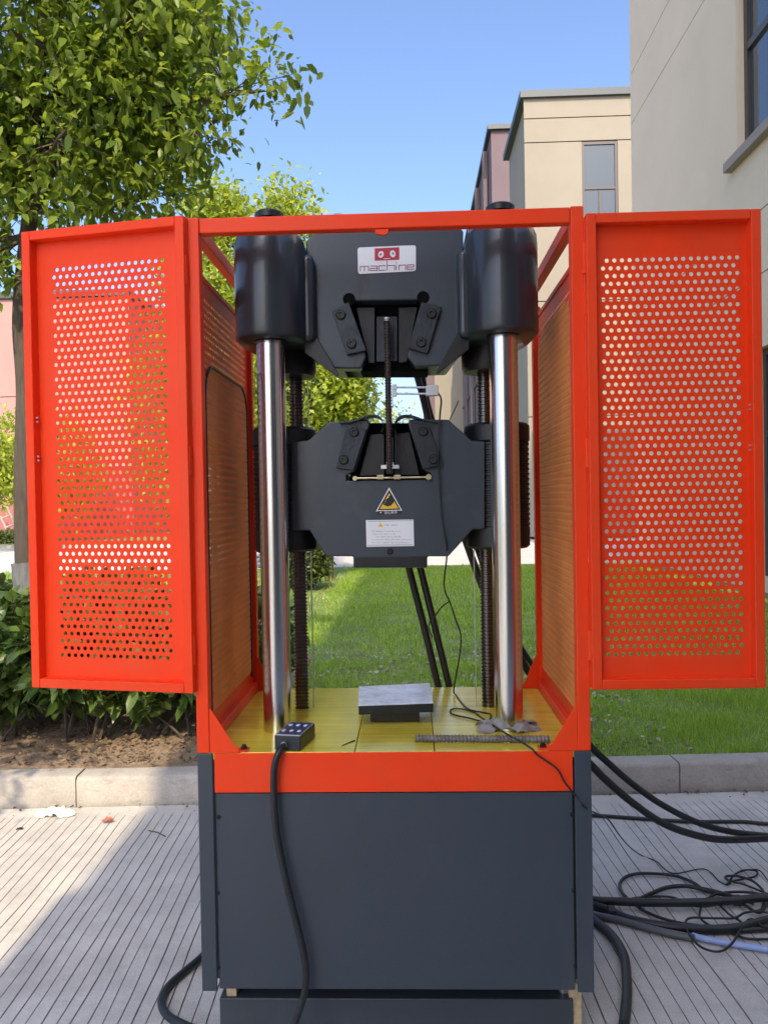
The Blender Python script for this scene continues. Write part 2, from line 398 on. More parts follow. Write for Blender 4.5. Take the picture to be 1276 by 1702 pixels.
MB().box(XW-.05, XW+9.05, -6.1, 7.99, 4.83, 4.95).build('roof_cap', M['cap'], nb)
MB().box(XW-.08, XW+9.1, 7.9, 18.75, 14.4, 14.6).build('roof_cap', M['cap'], nb)

# middle building: cream front facing the camera
XM = 4.43; YM = 30
mb_ = empty('office_building', (8, YM+2, 0), 'cream building beyond the lawn with one tall window above the red door', 'building')
zt_ = 16.45
def fpanel(parent, x0, x1, z0, z1, y, mt, t=.1): return MB().box(x0, x1, y, y+t, z0, z1).build('wall_panel', mt, parent)
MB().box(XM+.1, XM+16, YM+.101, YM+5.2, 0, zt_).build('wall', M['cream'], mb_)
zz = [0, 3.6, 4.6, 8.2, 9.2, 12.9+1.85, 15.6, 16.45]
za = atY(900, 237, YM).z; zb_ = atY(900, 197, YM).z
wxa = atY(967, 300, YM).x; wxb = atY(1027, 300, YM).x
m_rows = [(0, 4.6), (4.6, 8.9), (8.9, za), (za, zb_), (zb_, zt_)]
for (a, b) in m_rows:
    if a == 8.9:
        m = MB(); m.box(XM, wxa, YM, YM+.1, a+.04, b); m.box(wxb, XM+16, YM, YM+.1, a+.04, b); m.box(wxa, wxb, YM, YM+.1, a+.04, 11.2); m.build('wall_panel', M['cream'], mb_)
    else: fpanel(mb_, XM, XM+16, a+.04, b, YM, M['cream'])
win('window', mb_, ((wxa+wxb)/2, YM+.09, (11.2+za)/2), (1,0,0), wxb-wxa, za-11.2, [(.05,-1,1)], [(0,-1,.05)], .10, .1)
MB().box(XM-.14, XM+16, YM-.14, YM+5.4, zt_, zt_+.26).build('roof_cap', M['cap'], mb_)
# its long mauve neighbour behind, side wall running away
pb = empty('office_building', (8, 50, 0), 'mauve building with a long side wall behind the cream building', 'building')
zp = atY(825, 203, 41.3).z-.4
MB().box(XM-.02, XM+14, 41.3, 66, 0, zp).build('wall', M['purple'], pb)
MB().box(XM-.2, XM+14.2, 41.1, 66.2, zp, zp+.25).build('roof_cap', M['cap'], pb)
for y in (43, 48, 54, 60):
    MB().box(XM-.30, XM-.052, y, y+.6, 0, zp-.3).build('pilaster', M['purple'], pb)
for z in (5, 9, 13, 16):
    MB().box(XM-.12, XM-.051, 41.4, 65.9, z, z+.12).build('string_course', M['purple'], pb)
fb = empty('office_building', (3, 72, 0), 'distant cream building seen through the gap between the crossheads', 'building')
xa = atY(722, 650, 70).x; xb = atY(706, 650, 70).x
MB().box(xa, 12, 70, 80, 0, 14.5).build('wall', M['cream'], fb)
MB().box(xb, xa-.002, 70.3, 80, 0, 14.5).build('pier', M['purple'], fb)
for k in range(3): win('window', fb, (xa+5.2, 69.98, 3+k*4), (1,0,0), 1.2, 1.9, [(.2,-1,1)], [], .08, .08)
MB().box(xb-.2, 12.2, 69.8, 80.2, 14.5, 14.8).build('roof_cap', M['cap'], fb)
# pink building far left
lb = empty('factory_building', (-20, 37, 0), 'pink rendered building behind the tree on the far left', 'building')
zl = atY(0, 497, 37).z; xl1 = atY(215, 600, 37).x
MB().box(-60, xl1, 37.1, 50, 0, zl).build('wall', M['pink'], lb)
for (a, b, mt) in ((0, 3.4, 'pinkdark'), (3.4, 6.8, 'pink'), (6.8, zl, 'pink')):
    for i in range(8):
        x0 = xl1-4.2*(i+1)
        MB().box(x0, x0+4.17, 37, 37.098, a+.02, b-.02).build('wall_panel', M[mt], lb)
MB().box(-60.1, xl1+.1, 36.85, 50.1, zl, zl+.3).build('roof_cap', M['cap'], lb)
for i in range(3):
    win('window', lb, (xl1-8-i*5, 36.98, 5.2), (1,0,0), 1.8, 1.7, [(.2,-1,1)], [(0,-1,1)], .1, .1)
# building behind the camera, whose stepped roof shades the machine and most of the lawn
TE = math.tan(SUN_EL); YBK = -4.0
bb = empty('office_tower', (2, -9, 0), 'tall beige building behind the camera whose stepped roof shades the machine', 'building')
h1 = (3.204-YBK)*TE; h2 = (8.06-YBK)*TE+.15; h3 = (17.9-YBK)*TE+.1
MB().box(-1.075, -.762, -14, YBK, 0, h1).build('wall', M['cream2'], bb)
MB().box(-.760, .158, -14, YBK, 0, h2).build('wall', M['cream2'], bb)
MB().box(.16, 5.5, -14, YBK, 0, h3).build('wall', M['cream'], bb)
for k in range(4):
    for i in range(2): win('window', bb, (1.4+i*2.5, YBK+.03, 2.2+k*3.5), (1,0,0), 1.5, 1.9, [(.2,-1,1)], [(0,-1,.2)], .08, .06)

# ladder by the pink building
P0 = [atY(2, 822, 34), atY(36, 893, 34)]
lad = empty('ladder', tuple(P0[1]), 'pale metal ladder leaning in front of the pink building', 'ladder')
dl = (P0[1]-P0[0]); top = P0[0]-dl*.9; bot = P0[1]; sx = Vector((.42, .0, .16))
for s_ in (0, 1): MB().tube([top-sx*s_, bot-sx*s_], .045, 6).build('rail', M['alu'], lad)
for i in range(9):
    p = bot+(top-bot)*(i+.5)/9; MB().tube([p, p-sx], .035, 6).build('rung', M['alu'], lad)

# ------------------------------------------------------------------ foliage
def leaves(P, D, L, Wd, rnd, simple=False, droop=.3):
    """P positions, D pointing directions (n,3), L lengths -> verts, faces"""
    n = len(P); D = D/np.linalg.norm(D, axis=1, keepdims=True)
    up = rnd.standard_normal((n, 3))*.55 + np.array([0, 0, 1]); S = np.cross(D, up); S /= np.linalg.norm(S, axis=1, keepdims=True)
    N = np.cross(S, D); L = L[:, None]; W = Wd[:, None]
    dz = np.zeros((n, 3)); dz[:, 2] = -1
    if simple:
        V = np.stack([P, P+D*L*.5+S*W-N*W*.25, P+D*L+dz*L*droop*.5, P+D*L*.5-S*W-N*W*.25], 1)
        b = (np.arange(n)*4)[:, None]; return V.reshape(-1, 3), [b+np.array([[0,1,2,3]])]
    a = P+D*L*.32; c = P+D*L*.68+dz*L*droop*.25; t = P+D*L+dz*L*droop*.6
    V = np.stack([P, a+S*W-0*N+N*W*.3, a, a-S*W+N*W*.3, c+S*W*.82+N*W*.25, c, c-S*W*.82+N*W*.25, t], 1)
    b = (np.arange(n)*8)[:, None]
    T = np.concatenate([b+np.array([[0,1,2]]), b+np.array([[0,2,3]]), b+np.array([[4,7,5]]), b+np.array([[5,7,6]])])
    Q = np.concatenate([b+np.array([[1,4,5,2]]), b+np.array([[2,5,6,3]])])
    return V.reshape(-1, 3), [T, Q]
def crown_pts(ells, n, rnd, shell=.5):
    """sprig centres in a set of ellipsoids, thicker towards the outside"""
    vol = np.array([e[3]*e[4]*e[5]*(e[6] if len(e) > 6 else 1) for e in ells]); idx = rnd.choice(len(ells), n, p=vol/vol.sum())
    d = rnd.standard_normal((n, 3)); d /= np.linalg.norm(d, axis=1, keepdims=True)
    r = rnd.random(n)**(1/3)*(1-shell)+shell*rnd.random(n)**.25
    E = np.array([e[:6] for e in ells])[idx]
    return E[:, :3]+d*E[:, 3:]*r[:, None], d
def tree(name, label, loc, trunk, ells, nspr, per, L, lm, rnd, branches=(), simple=False, spread=.14, bark='bark', droop=.3, group=None, r0=.07, nlimb=26, cat='tree', keep=False):
    t = empty(name, loc, label, cat, group)
    tr = cr(trunk, 6); k = len(tr); m = MB(); m.tube(tr, [r0*(1-.72*i/(k-1)) for i in range(k)], 12)
    for br, rb in branches:
        q = cr(br, 6); m.tube(q, [rb*(1-.75*i/(len(q)-1)) for i in range(len(q))], 8)
    tro = m.build('trunk', M[bark], t, smooth=True, sharp=80)
    P, d = crown_pts(ells, nspr, rnd)
    if keep:                                 # the crown is open in front of the trunk and its fork
        k_ = ~((P[:, 1] < 5.75) & (P[:, 0] > -2.75) & (P[:, 0] < -2.28) & (P[:, 2] < 5.0) & (rnd.random(nspr) < .62)) & ~((P[:, 2] > 5.35) & (P[:, 0] > -1.9)); P, d = P[k_], d[k_]; nspr = len(P)
    # limbs from the trunk to some sprigs, twigs from the limbs to the others
    tr_a = np.array([tuple(p) for p in tr[k//2:]]+[tuple(p) for br, rb in branches for p in cr(br, 6)[3:]])
    lim = MB(); nodes = []
    for i in rnd.choice(nspr, min(nlimb, nspr), replace=False):
        p = P[i]; dd = np.linalg.norm(tr_a-p, axis=1)+np.maximum(0, tr_a[:, 2]-p[2])*1.5; b = tr_a[dd.argmin()]
        mid = (p+b)/2+rnd.standard_normal(3)*.06*np.linalg.norm(p-b)+np.array([0, 0, .08*np.linalg.norm(p-b)])
        q = cr([b, mid, p], 5); lim.tube(q, [r0*.30*(1-.8*j/(len(q)-1)) for j in range(len(q))], 5); nodes += [np.array(v) for v in q[3:]]
    nodes = np.array(nodes)
    for i in range(0, nspr, 2 if not simple else 5):
        dd = np.linalg.norm(nodes-P[i], axis=1); b = nodes[dd.argmin()]
        if dd.min() < .8: lim.tube([b, P[i]], [.006, .003], 3, False)
    lim.build('limbs', M['twig'], t, smooth=True)
    n = nspr*per; base = np.repeat(P, per, 0); sd = np.repeat(d, per, 0)
    PP = base+rnd.standard_normal((n, 3))*spread
    D = sd*.6+rnd.standard_normal((n, 3))*.8+np.array([0, 0, -droop])
    LL = L*(.45+.85*rnd.random(n)); V, Fs = leaves(PP, D, LL, LL*.24, rnd, simple, droop)
    np_obj('crown', V, Fs, M[lm], t)
    return t
def A(px, py, Y): return tuple(atY(px, py, Y))
def EP(px, py, Y, rx, rz, ry, wt=1.2): p = atY(px, py, Y); return (p.x, Y, p.z, rx*Y/F, ry, rz*Y/F, wt)
R1 = np.random.default_rng(11)
tp = [A(46,985,5.6), A(42,800,5.6), A(44,650,5.6), A(36,540,5.6), A(40,450,5.6), A(52,330,5.6), A(62,200,5.65), A(70,60,5.7), A(78,-120,5.8), A(90,-330,5.8)]
Y0 = 5.6
near_tree = tree('broadleaf_tree', 'green broadleaf tree with dark trunk standing behind the open left door', (tp[0][0], tp[0][1], .13), tp,
    [EP(190,290,5.4,130,70,.55), EP(325,225,5.3,62,70,.45), EP(15,395,5.5,45,120,.4), EP(95,330,5.3,80,50,.4), (-2.55,5.75,5.55,1.30,1.3,1.75), (-1.95,5.35,4.75,.72,.7,.85), (-2.2,5.6,4.2,.75,.75,.5), EP(458,120,5.2,46,42,.28,2.0), EP(430,160,5.2,50,60,.3), EP(390,90,5.2,50,80,.4), (-1.5,5.3,5.3,.45,.5,.8),
     (-3.2,5.5,3.9,.55,.6,.75), (-2.65,5.3,3.72,.5,.5,.38), (-2.1,5.35,3.72,.28,.3,.14,1.2), (-1.45,5.3,4.15,.18,.2,.25,1.5), (-3.3,5.4,3.2,.35,.4,.45)],
    2500, 15, .084, 'leafA', R1, r0=.085, keep=True, spread=.10, nlimb=60,
    branches=[([A(60,345,5.6), A(85,280,5.5), A(112,190,5.4), A(128,60,5.3), A(140,-80,5.3)], .04),
              ([A(50,380,5.6), A(25,300,5.7), A(-10,200,5.8), A(-60,100,5.8)], .04),
              ([A(62,250,5.6), A(160,200,5.5), A(300,170,5.3), A(440,150,5.2)], .03),
              ([A(66,180,5.65), A(200,60,5.9), A(330,-60,6.0)], .035)])
m = MB(); q = [Vector(tp[0])+Vector((0,0,-.25)), Vector(tp[0]), Vector(A(42,935,5.6))]; m.tube(cr(q, 5), .094, 14); m.build('painted_base', M['lime'], near_tree, smooth=True, sharp=80)
R3 = np.random.default_rng(31)  # tree added out of view to throw shade on hedge, soil and kerb
tree('broadleaf_tree', 'added unseen broadleaf tree left of the camera, placed to shade the hedge and the soil', (-3.9,-.6,0), [(-3.9,-.6,0),(-3.9,-.55,1.6),(-3.85,-.4,3.0),(-3.75,-.3,4.6)],
    [(-3.4,.05,4.35,1.15,.85,.8), (-2.35,-.15,4.6,.65,.55,.5), (-3.9,.3,5.2,1.2,.9,.9)], 620, 13, .11, 'leafA', R3, r0=.09, spread=.12)
R2 = np.random.default_rng(5)
ty = lambda px, Y: atY(px, 851, Y).x
tree('broadleaf_tree', 'sunlit yellow green tree rising above the left end of the red top bar', (ty(355,16),16,.13), [(ty(355,16),16,.1),(ty(357,16),16,2.5),(ty(352,16),16,4.5),(ty(356,16),16,6.4)],
    [(ty(360,16),16,5.0,1.0,1.3,2.7), (ty(395,16),15.5,4.2,1.0,1.0,1.6), (ty(330,16),16,6.2,.5,.6,1.2), (ty(392,16),15.8,6.3,.45,.6,1.1), (ty(275,16),15.8,3.3,.65,.8,1.9), EP(362,352,16,48,36,.6,5)], 1300, 16, .15, 'leafY', R2, simple=True, spread=.20, droop=.2)
tree('broadleaf_tree', 'sunlit yellow green tree seen between the left columns and the specimen', (ty(520,14.5),14.5,.13), [(ty(545,14.5),14.5,.1),(ty(548,14.5),14.5,2.2),(ty(520,14.5),14.5,3.4),(ty(500,14.5),14.5,5.4)],
    [(ty(482,14.5),14.5,5.0,.5,.8,1.9), (ty(515,14.5),14.5,3.4,1.1,1.0,1.75), (ty(575,14.5),14.4,3.3,.50,.7,.85), (ty(450,14.5),14.6,4.2,.42,.7,1.6), EP(480,350,14.5,40,38,.6,3), EP(560,640,14.2,55,70,.5,2.5)], 1250, 18, .135, 'leafY', R2, simple=True, spread=.19, droop=.2,
    branches=[([(ty(548,14.5),14.5,2.2), (ty(552,14.5),14.3,2.6), (ty(535,14.5),14.3,3.3)], .05)], r0=.08)
tree('small_tree', 'small yellow green tree in front of the pink building', (ty(15,27),27,.1), [(ty(-12,27),27,.1),(ty(-10,27),27,2),(ty(5,27),27,4)],
    [(ty(5,27),27,3.4,1.1,1.0,1.8), (ty(-30,27),27,2.9,1.1,1.0,1.3)], 420, 12, .19, 'leafY', R2, simple=True, spread=.25)
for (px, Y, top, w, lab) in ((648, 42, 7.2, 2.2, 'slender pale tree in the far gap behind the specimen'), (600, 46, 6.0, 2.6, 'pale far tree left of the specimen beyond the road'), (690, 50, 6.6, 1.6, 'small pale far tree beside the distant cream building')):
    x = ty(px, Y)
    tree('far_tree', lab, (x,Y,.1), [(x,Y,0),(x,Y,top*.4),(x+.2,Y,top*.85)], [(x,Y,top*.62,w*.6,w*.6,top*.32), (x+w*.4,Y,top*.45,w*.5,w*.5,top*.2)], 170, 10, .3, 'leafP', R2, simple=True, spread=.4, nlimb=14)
for (x, Y, top, w, lab) in ((-9, 44, 8, 4, 'rounded green tree beside the pink building beyond the road'), (-15, 33, 5.5, 3, 'leafy tree hiding the foot of the pink building'), (-3.5, 52, 8, 4.5, 'broad green tree beyond the road behind the left column')):
    tree('far_tree', lab, (x,Y,.1), [(x,Y,0),(x,Y,top*.4),(x+.2,Y,top*.85)], [(x,Y,top*.6,w*.6,w*.6,top*.38)], 350, 12, .28, 'leafY', R2, simple=True, spread=.4, nlimb=14)
# far hedge line beyond the road
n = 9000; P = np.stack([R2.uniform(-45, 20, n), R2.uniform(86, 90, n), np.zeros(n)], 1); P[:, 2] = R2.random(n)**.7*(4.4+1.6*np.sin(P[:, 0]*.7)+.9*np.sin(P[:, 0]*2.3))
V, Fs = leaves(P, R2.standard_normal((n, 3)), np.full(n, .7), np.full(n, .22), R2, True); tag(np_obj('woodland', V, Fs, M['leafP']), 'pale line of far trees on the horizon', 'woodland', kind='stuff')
n = 2600; P = np.stack([R2.uniform(ty(-60,32), ty(60,32), n), R2.uniform(31.5, 32.3, n), R2.random(n)*.55+.1], 1)
V, Fs = leaves(P, R2.standard_normal((n, 3)), np.full(n, .13), np.full(n, .04), R2, True); tag(np_obj('low_hedge', V, Fs, M['leafD']), 'low clipped hedge beyond the road below the ladder', 'hedge')
# dark bush on the lawn
def bush(label, x, y, z0, rx, ry, h, nspr, per, L, lm, seed, group=None, simple=False, name='shrub', stems=6, lo=.3):
    r = np.random.default_rng(seed); t = empty(name, (x, y, z0), label, 'shrub', group)
    P, d = crown_pts([(x, y, z0+h*(.5+lo/2), rx, ry, h*(.5-lo/2))], nspr, r, .6); d[:, 2] = abs(d[:, 2])*.7+.2
    m = MB()
    for i in range(stems):
        a = r.uniform(0, 6.28); e = P[r.integers(nspr)]; b = Vector((x+math.cos(a)*rx*.25, y+math.sin(a)*ry*.2, z0-.02))
        q = cr([b, b*.5+Vector(e)*.5+Vector((r.uniform(-.05,.05), r.uniform(-.05,.05), 0)), e], 5); rs = r.uniform(.007, .014)
        m.tube(q, [rs*(1-.6*j/(len(q)-1)) for j in range(len(q))], 6)
    for i in range(0, nspr, 2):
        c = Vector((x+(P[i][0]-x)*.45, y+(P[i][1]-y)*.45, z0+(P[i][2]-z0)*.6)); m.tube([c, P[i]], [.005, .0025], 3, False)
    m.build('stems', M['bark'], t, smooth=True)
    # rosettes of leaves at each sprig tip
    n = nspr*per; base = np.repeat(P, per, 0); dd = np.repeat(d, per, 0)
    D = dd*.55+r.standard_normal((n, 3))*.8; D[:, 2] += .10
    LL = L*(.6+.6*r.random(n)); V, Fs = leaves(base+r.standard_normal((n, 3))*L*.22, D, LL, LL*.25, r, simple, .35)
    np_obj('leaves', V, Fs, M[lm], t); return t
bush('dark leafy bush at the corner of the sunlit lawn behind the left columns', -1.95, 13.2, .12, .62, .6, 1.05, 420, 9, .12, 'leafD', 3, simple=True, lo=0)
sp = [(-3.35,4.95,.55,.93,'hedge shrub at the far left edge of the picture'), (-2.62,4.88,.50,.93,'hedge shrub just in front of the tree trunk'),
      (-2.05,4.86,.52,.98,'hedge shrub below the middle of the left door'), (-1.50,4.90,.46,.88,'thin hedge shrub by the left corner of the machine'),
      (-3.05,5.75,.6,.92,'taller hedge shrub behind the front row at the far left'), (-2.2,5.75,.6,1.0,'back row shrub behind the left door'),
      (-1.35,5.65,.55,.9,'back row shrub behind the left side panel'), (-3.9,5.4,.6,.95,'hedge shrub beyond the left frame edge')]
for i, (x, y, r_, h_, lb_) in enumerate(sp):
    bush(lb_+' with glossy oval leaves', x, y, .13, r_, r_*.8, h_, int(190*(r_/.5)**2), 9, .112, 'leafH', 20+i, 'shrubs of the hedge behind the kerb', stems=6, lo=.15 if i < 4 else .05)
# litter of dead leaves on the soil
n = 4200; P = np.stack([R2.uniform(-4.5, -.95, n), R2.uniform(4.3, 6.2, n), np.full(n, .155)], 1); P[:, 1] = 4.34+R2.random(n)**1.3*1.6
D = R2.standard_normal((n, 3)); D[:, 2] *= .25; LL = .014+.03*R2.random(n)**2
V, Fs = leaves(P, D, LL, LL*.3, R2, False, -.1); tag(np_obj('leaf_litter', V, Fs, M['dead']), 'dry brown leaves scattered on the soil under the hedge', 'leaf litter', kind='stuff')

n = 1500; P = np.stack([R2.uniform(-1.0, 1.6, n), 4.5+R2.random(n)*3.0, np.full(n, .15)], 1)
D = R2.standard_normal((n, 3)); D[:, 2] = abs(D[:, 2])*.3; LL = .015+.03*R2.random(n)
V, Fs = leaves(P, D, LL, LL*.32, R2, False, -.1); tag(np_obj('dry_leaves', V, Fs, M['dry']), 'pale dry leaves and weeds on the shaded lawn behind the table', 'dry leaves', kind='stuff')
n = 240; q_ = R2.uniform(-2.0, 6, n); P = np.array([tuple(kp(a, -abs(R2.normal(0, .05))-.005, .004)) for a in q_]); D = R2.standard_normal((n, 3)); D[:, 2] = abs(D[:, 2])*.15
LL = .008+.022*R2.random(n)**2; V, Fs = leaves(P, D, LL, LL*.35, R2, False, -.1); tag(np_obj('kerb_litter', V, Fs, M['dead']), 'crumbs of dry leaf gathered along the foot of the kerb', 'leaf litter', kind='stuff')
# grass blades
def grass(n, x0, x1, y0, y1, hh, ww, seed, clear=True):
    r = np.random.default_rng(seed); X = r.uniform(x0, x1, n); Y = r.uniform(y0, y1, n)
    ok = Y > 4.105+(X+2.197)*.0503+.158; X, Y = X[ok], Y[ok]; n = len(X)
    cl = .65+.5*(np.sin(X*5.1+np.sin(Y*3.3)*2)*np.cos(Y*4.7+X)) ; thin = r.random(n) < np.where((Y < 7.8) & (X < .3), .55, 1)
    X, Y, cl = X[thin], Y[thin], cl[thin]; n = len(X)
    h_ = hh*(.5+.8*r.random(n))*np.clip(cl, .45, 1.2); a = r.uniform(0, 6.283, n); w = ww*(.6+.7*r.random(n)); ln = h_*r.uniform(.15, .9, n); b = a+r.uniform(-.7, .7, n)
    P = np.stack([X, Y, np.full(n, .118)], 1); s_ = np.stack([-np.sin(a), np.cos(a), 0*a], 1)*w[:, None]
    l1 = np.stack([np.cos(b)*ln*.35, np.sin(b)*ln*.35, h_*.62], 1); l2 = np.stack([np.cos(b)*ln, np.sin(b)*ln, h_], 1)
    V = np.stack([P-s_, P+s_, P+l1+s_*.8, P+l1-s_*.8, P+l2], 1).reshape(-1, 3); k = (np.arange(n)*5)[:, None]
    return V, k+np.array([[0,1,2,3]]), k+np.array([[3,2,4]])
parts = [grass(75000, -1.0, 3.4, 4.3, 7.2, .075, .0022, 1), grass(60000, -1.3, 4.8, 7.2, 17.4, .085, .0045, 2), grass(9000, -9, -1.3, 7.6, 17.4, .10, .008, 3)]
V = []; Q = []; T = []; off = 0
for (v, q, t) in parts: V.append(v); Q.append(q+off); T.append(t+off); off += len(v)
tag(np_obj('grass', np.concatenate(V), [np.concatenate(Q), np.concatenate(T)], M['blade']), 'short green grass of the lawn behind the kerb', 'grass', kind='stuff')

# ================================================================== THE MACHINE
XC = -.065; D0 = 2.21; W = 1.10; ZT = .88; ZB = .204; ZTOP = 2.385; DP = .771
XL, XR = XC-W/2, XC+W/2; YBK_ = D0+DP
tm = empty('testing_machine', (XC, D0, 0), 'tall red and dark grey hydraulic tensile testing machine with both mesh doors open', 'testing machine')
def part(m, name, mt, parent=tm, **k): return m.build(name, M[mt], parent, **k)
# cabinet
xs0 = atY(357, 1450, D0).x; xs1 = atY(957, 1450, D0).x
zf = atY(650, 1320, D0).z
part(MB().box(XL+.02, XR-.02, D0+.0585, YBK_-.02, ZB+.002, ZT-.02), 'cabinet_body', 'grey')
m = MB(); m.box(xs0+.004, xs1-.004, D0+.003, D0+.0068, zf+.004, ZT-.0004); fas = part(m, 'fascia', 'red', bevel=.002)
m = MB(); m.box(xs0+.004, xs1-.004, D0+.010, D0+.058, ZB+.001, zf); fp = part(m, 'front_panel', 'grey', bevel=.0025)
part(MB().box(XL, xs0, D0, D0+.0068, ZB, ZT-.0004), 'corner_post', 'grey', bevel=.003)
part(MB().box(xs1, XR, D0, D0+.0068, ZB, ZT-.0004), 'corner_post', 'grey', bevel=.003)
for s_, x0 in ((0, XL), (1, XR-.018)): part(MB().box(x0, x0+.018, D0+.06, YBK_, ZB, ZT-.004), 'side_panel', 'grey', bevel=.002)
def screw_head(c, r=.0065, parent=tm, mt='black', name='screw', axis='y', hexr=True, t=.004):
    m = MB(); n = 14; c = Vector(c)
    for rad, y0, y1 in ((r, 0, -t),):
        pr = [(rad*.75, 0), (rad, 0), (rad, t*.6), (rad*.8, t), (rad*.45, t), (rad*.4, t*.45)]
        V = []; Fc = []
        for (rr, d) in pr:
            for k in range(n):
                a = 2*math.pi*k/n; V.append((c.x+rr*math.cos(a), c.y-d, c.z+rr*math.sin(a)))
        for i in range(len(pr)-1):
            for k in range(n): Fc.append((i*n+k, i*n+(k+1) % n, (i+1)*n+(k+1) % n, (i+1)*n+k))
        Fc.append(tuple(range((len(pr)-1)*n, len(pr)*n))); m.add(V, Fc)
    return m.build(name, M[mt], parent, smooth=True, sharp=40)
for (px, py) in ((363,1358),(362,1484),(363,1609),(950,1354),(953,1481),(956,1606)):
    p = atY(px, py, D0+.01); screw_head((p.x, D0+.009, p.z), .006, fp)
# table plates with seams
xa1 = atZ(597, 1215, ZT).x; xa2 = atZ(719, 1215, ZT).x
for (a, b) in ((XL+.004, xa1-.0012), (xa1+.0012, xa2-.0012), (xa2+.0012, XR-.004)):
    part(MB().box(a, b, D0+.0072, YBK_-.002, ZT-.0195, ZT), 'table_plate', 'table', bevel=.0015)
# recess, feet and base
part(MB().box(XL+.06, XR-.06, D0+.16, YBK_-.05, .12, ZB-.002), 'plinth', 'black')
bz = .128
part(MB().box(atY(365,1690,D0+.09).x, atY(953,1690,D0+.09).x, D0+.09, YBK_-.02, .03, bz), 'base_plate', 'grey', bevel=.004)
for px in (392, 936):
    p = atY(px, 1662, D0+.13); m = MB(); m.lathe(p.x, D0+.13, [(.012,bz),(.012,bz+.012),(.007,bz+.012),(.007,bz+.05)], 12); part(m, 'levelling_bolt', 'alu')

# frame posts and rails
T_ = .036
zpo = ZTOP
def post(x0, x1, y0, y1, z0=ZT+.0005, z1=zpo-.002): return part(MB().box(x0, x1, y0, y1, z0, z1), 'frame_post', 'red', bevel=.0035)
post(XL, XL+T_, D0, D0+T_); post(XR-T_, XR, D0, D0+T_)
post(XL, XL+.03, YBK_-T_, YBK_, z1=zpo-.1); post(XR-.03, XR, YBK_-T_, YBK_, z1=zpo-.1)
tb_ = part(MB().box(XL+T_+.001, XR-T_-.001, D0+.002, D0+T_, ZTOP-.047, ZTOP-.004), 'top_bar', 'red', bevel=.0035)
p = atY(634, 380, D0); part(MB().prism([(p.x-.02, ZTOP-.049), (p.x+.02, ZTOP-.049), (p.x+.016, ZTOP-.062), (p.x+.006, ZTOP-.066), (p.x-.014, ZTOP-.062)], D0+.004, D0+.012), 'latch', 'red', bevel=.001)
for x0 in (XL+.002, XR-T_+.002):
    side = -1 if x0 < XC else 1
    part(MB().box(x0, x0+T_-.006, D0+T_+.001, YBK_-.002, ZTOP-.045, ZTOP-.006), 'side_rail', 'red', bevel=.003)
    part(MB().box(x0, x0+T_-.006, D0+T_+.001, YBK_-T_-.001, ZT+.001, ZT+.035), 'side_rail', 'red', bevel=.003)
    # pale strip in the gap below the rail
def gusset(x, y0, y1, s_, k=1.0):
    a = .082; b = .125
    pts = [(x, ZT+.0008), (x+s_*a*k, ZT+.0008), (x+s_*a*k, ZT+.014), (x+s_*(a-.012)*k, ZT+.020), (x+s_*.004, ZT+b), (x, ZT+b)]
    if s_ < 0: pts = pts[::-1]
    g = part(MB().prism(pts, y0, y1), 'corner_gusset', 'red', bevel=.0012)
    lip = MB().box(min(x+s_*.002, x+s_*.105*k), max(x+s_*.002, x+s_*.105*k), y1+.0005, y1+.035, ZT+.0008, ZT+.005); lip.build('foot', M['red'], g, bevel=.001)
    m = MB(); m.lathe(x+s_*.092*k, y1+.018, [(.009,ZT+.005),(.009,ZT+.012),(.006,ZT+.013),(.006,ZT+.018)], 6); m.build('bolt', M['black'], g)
gusset(XL+T_+.0005, D0+.002, D0+.006, 1); gusset(XR-T_-.0005, D0+.002, D0+.006, -1)
gusset(XL+.0305, YBK_-T_, YBK_-T_+.004, 1, .7); gusset(XR-.0305, YBK_-T_, YBK_-T_+.004, -1, .7)

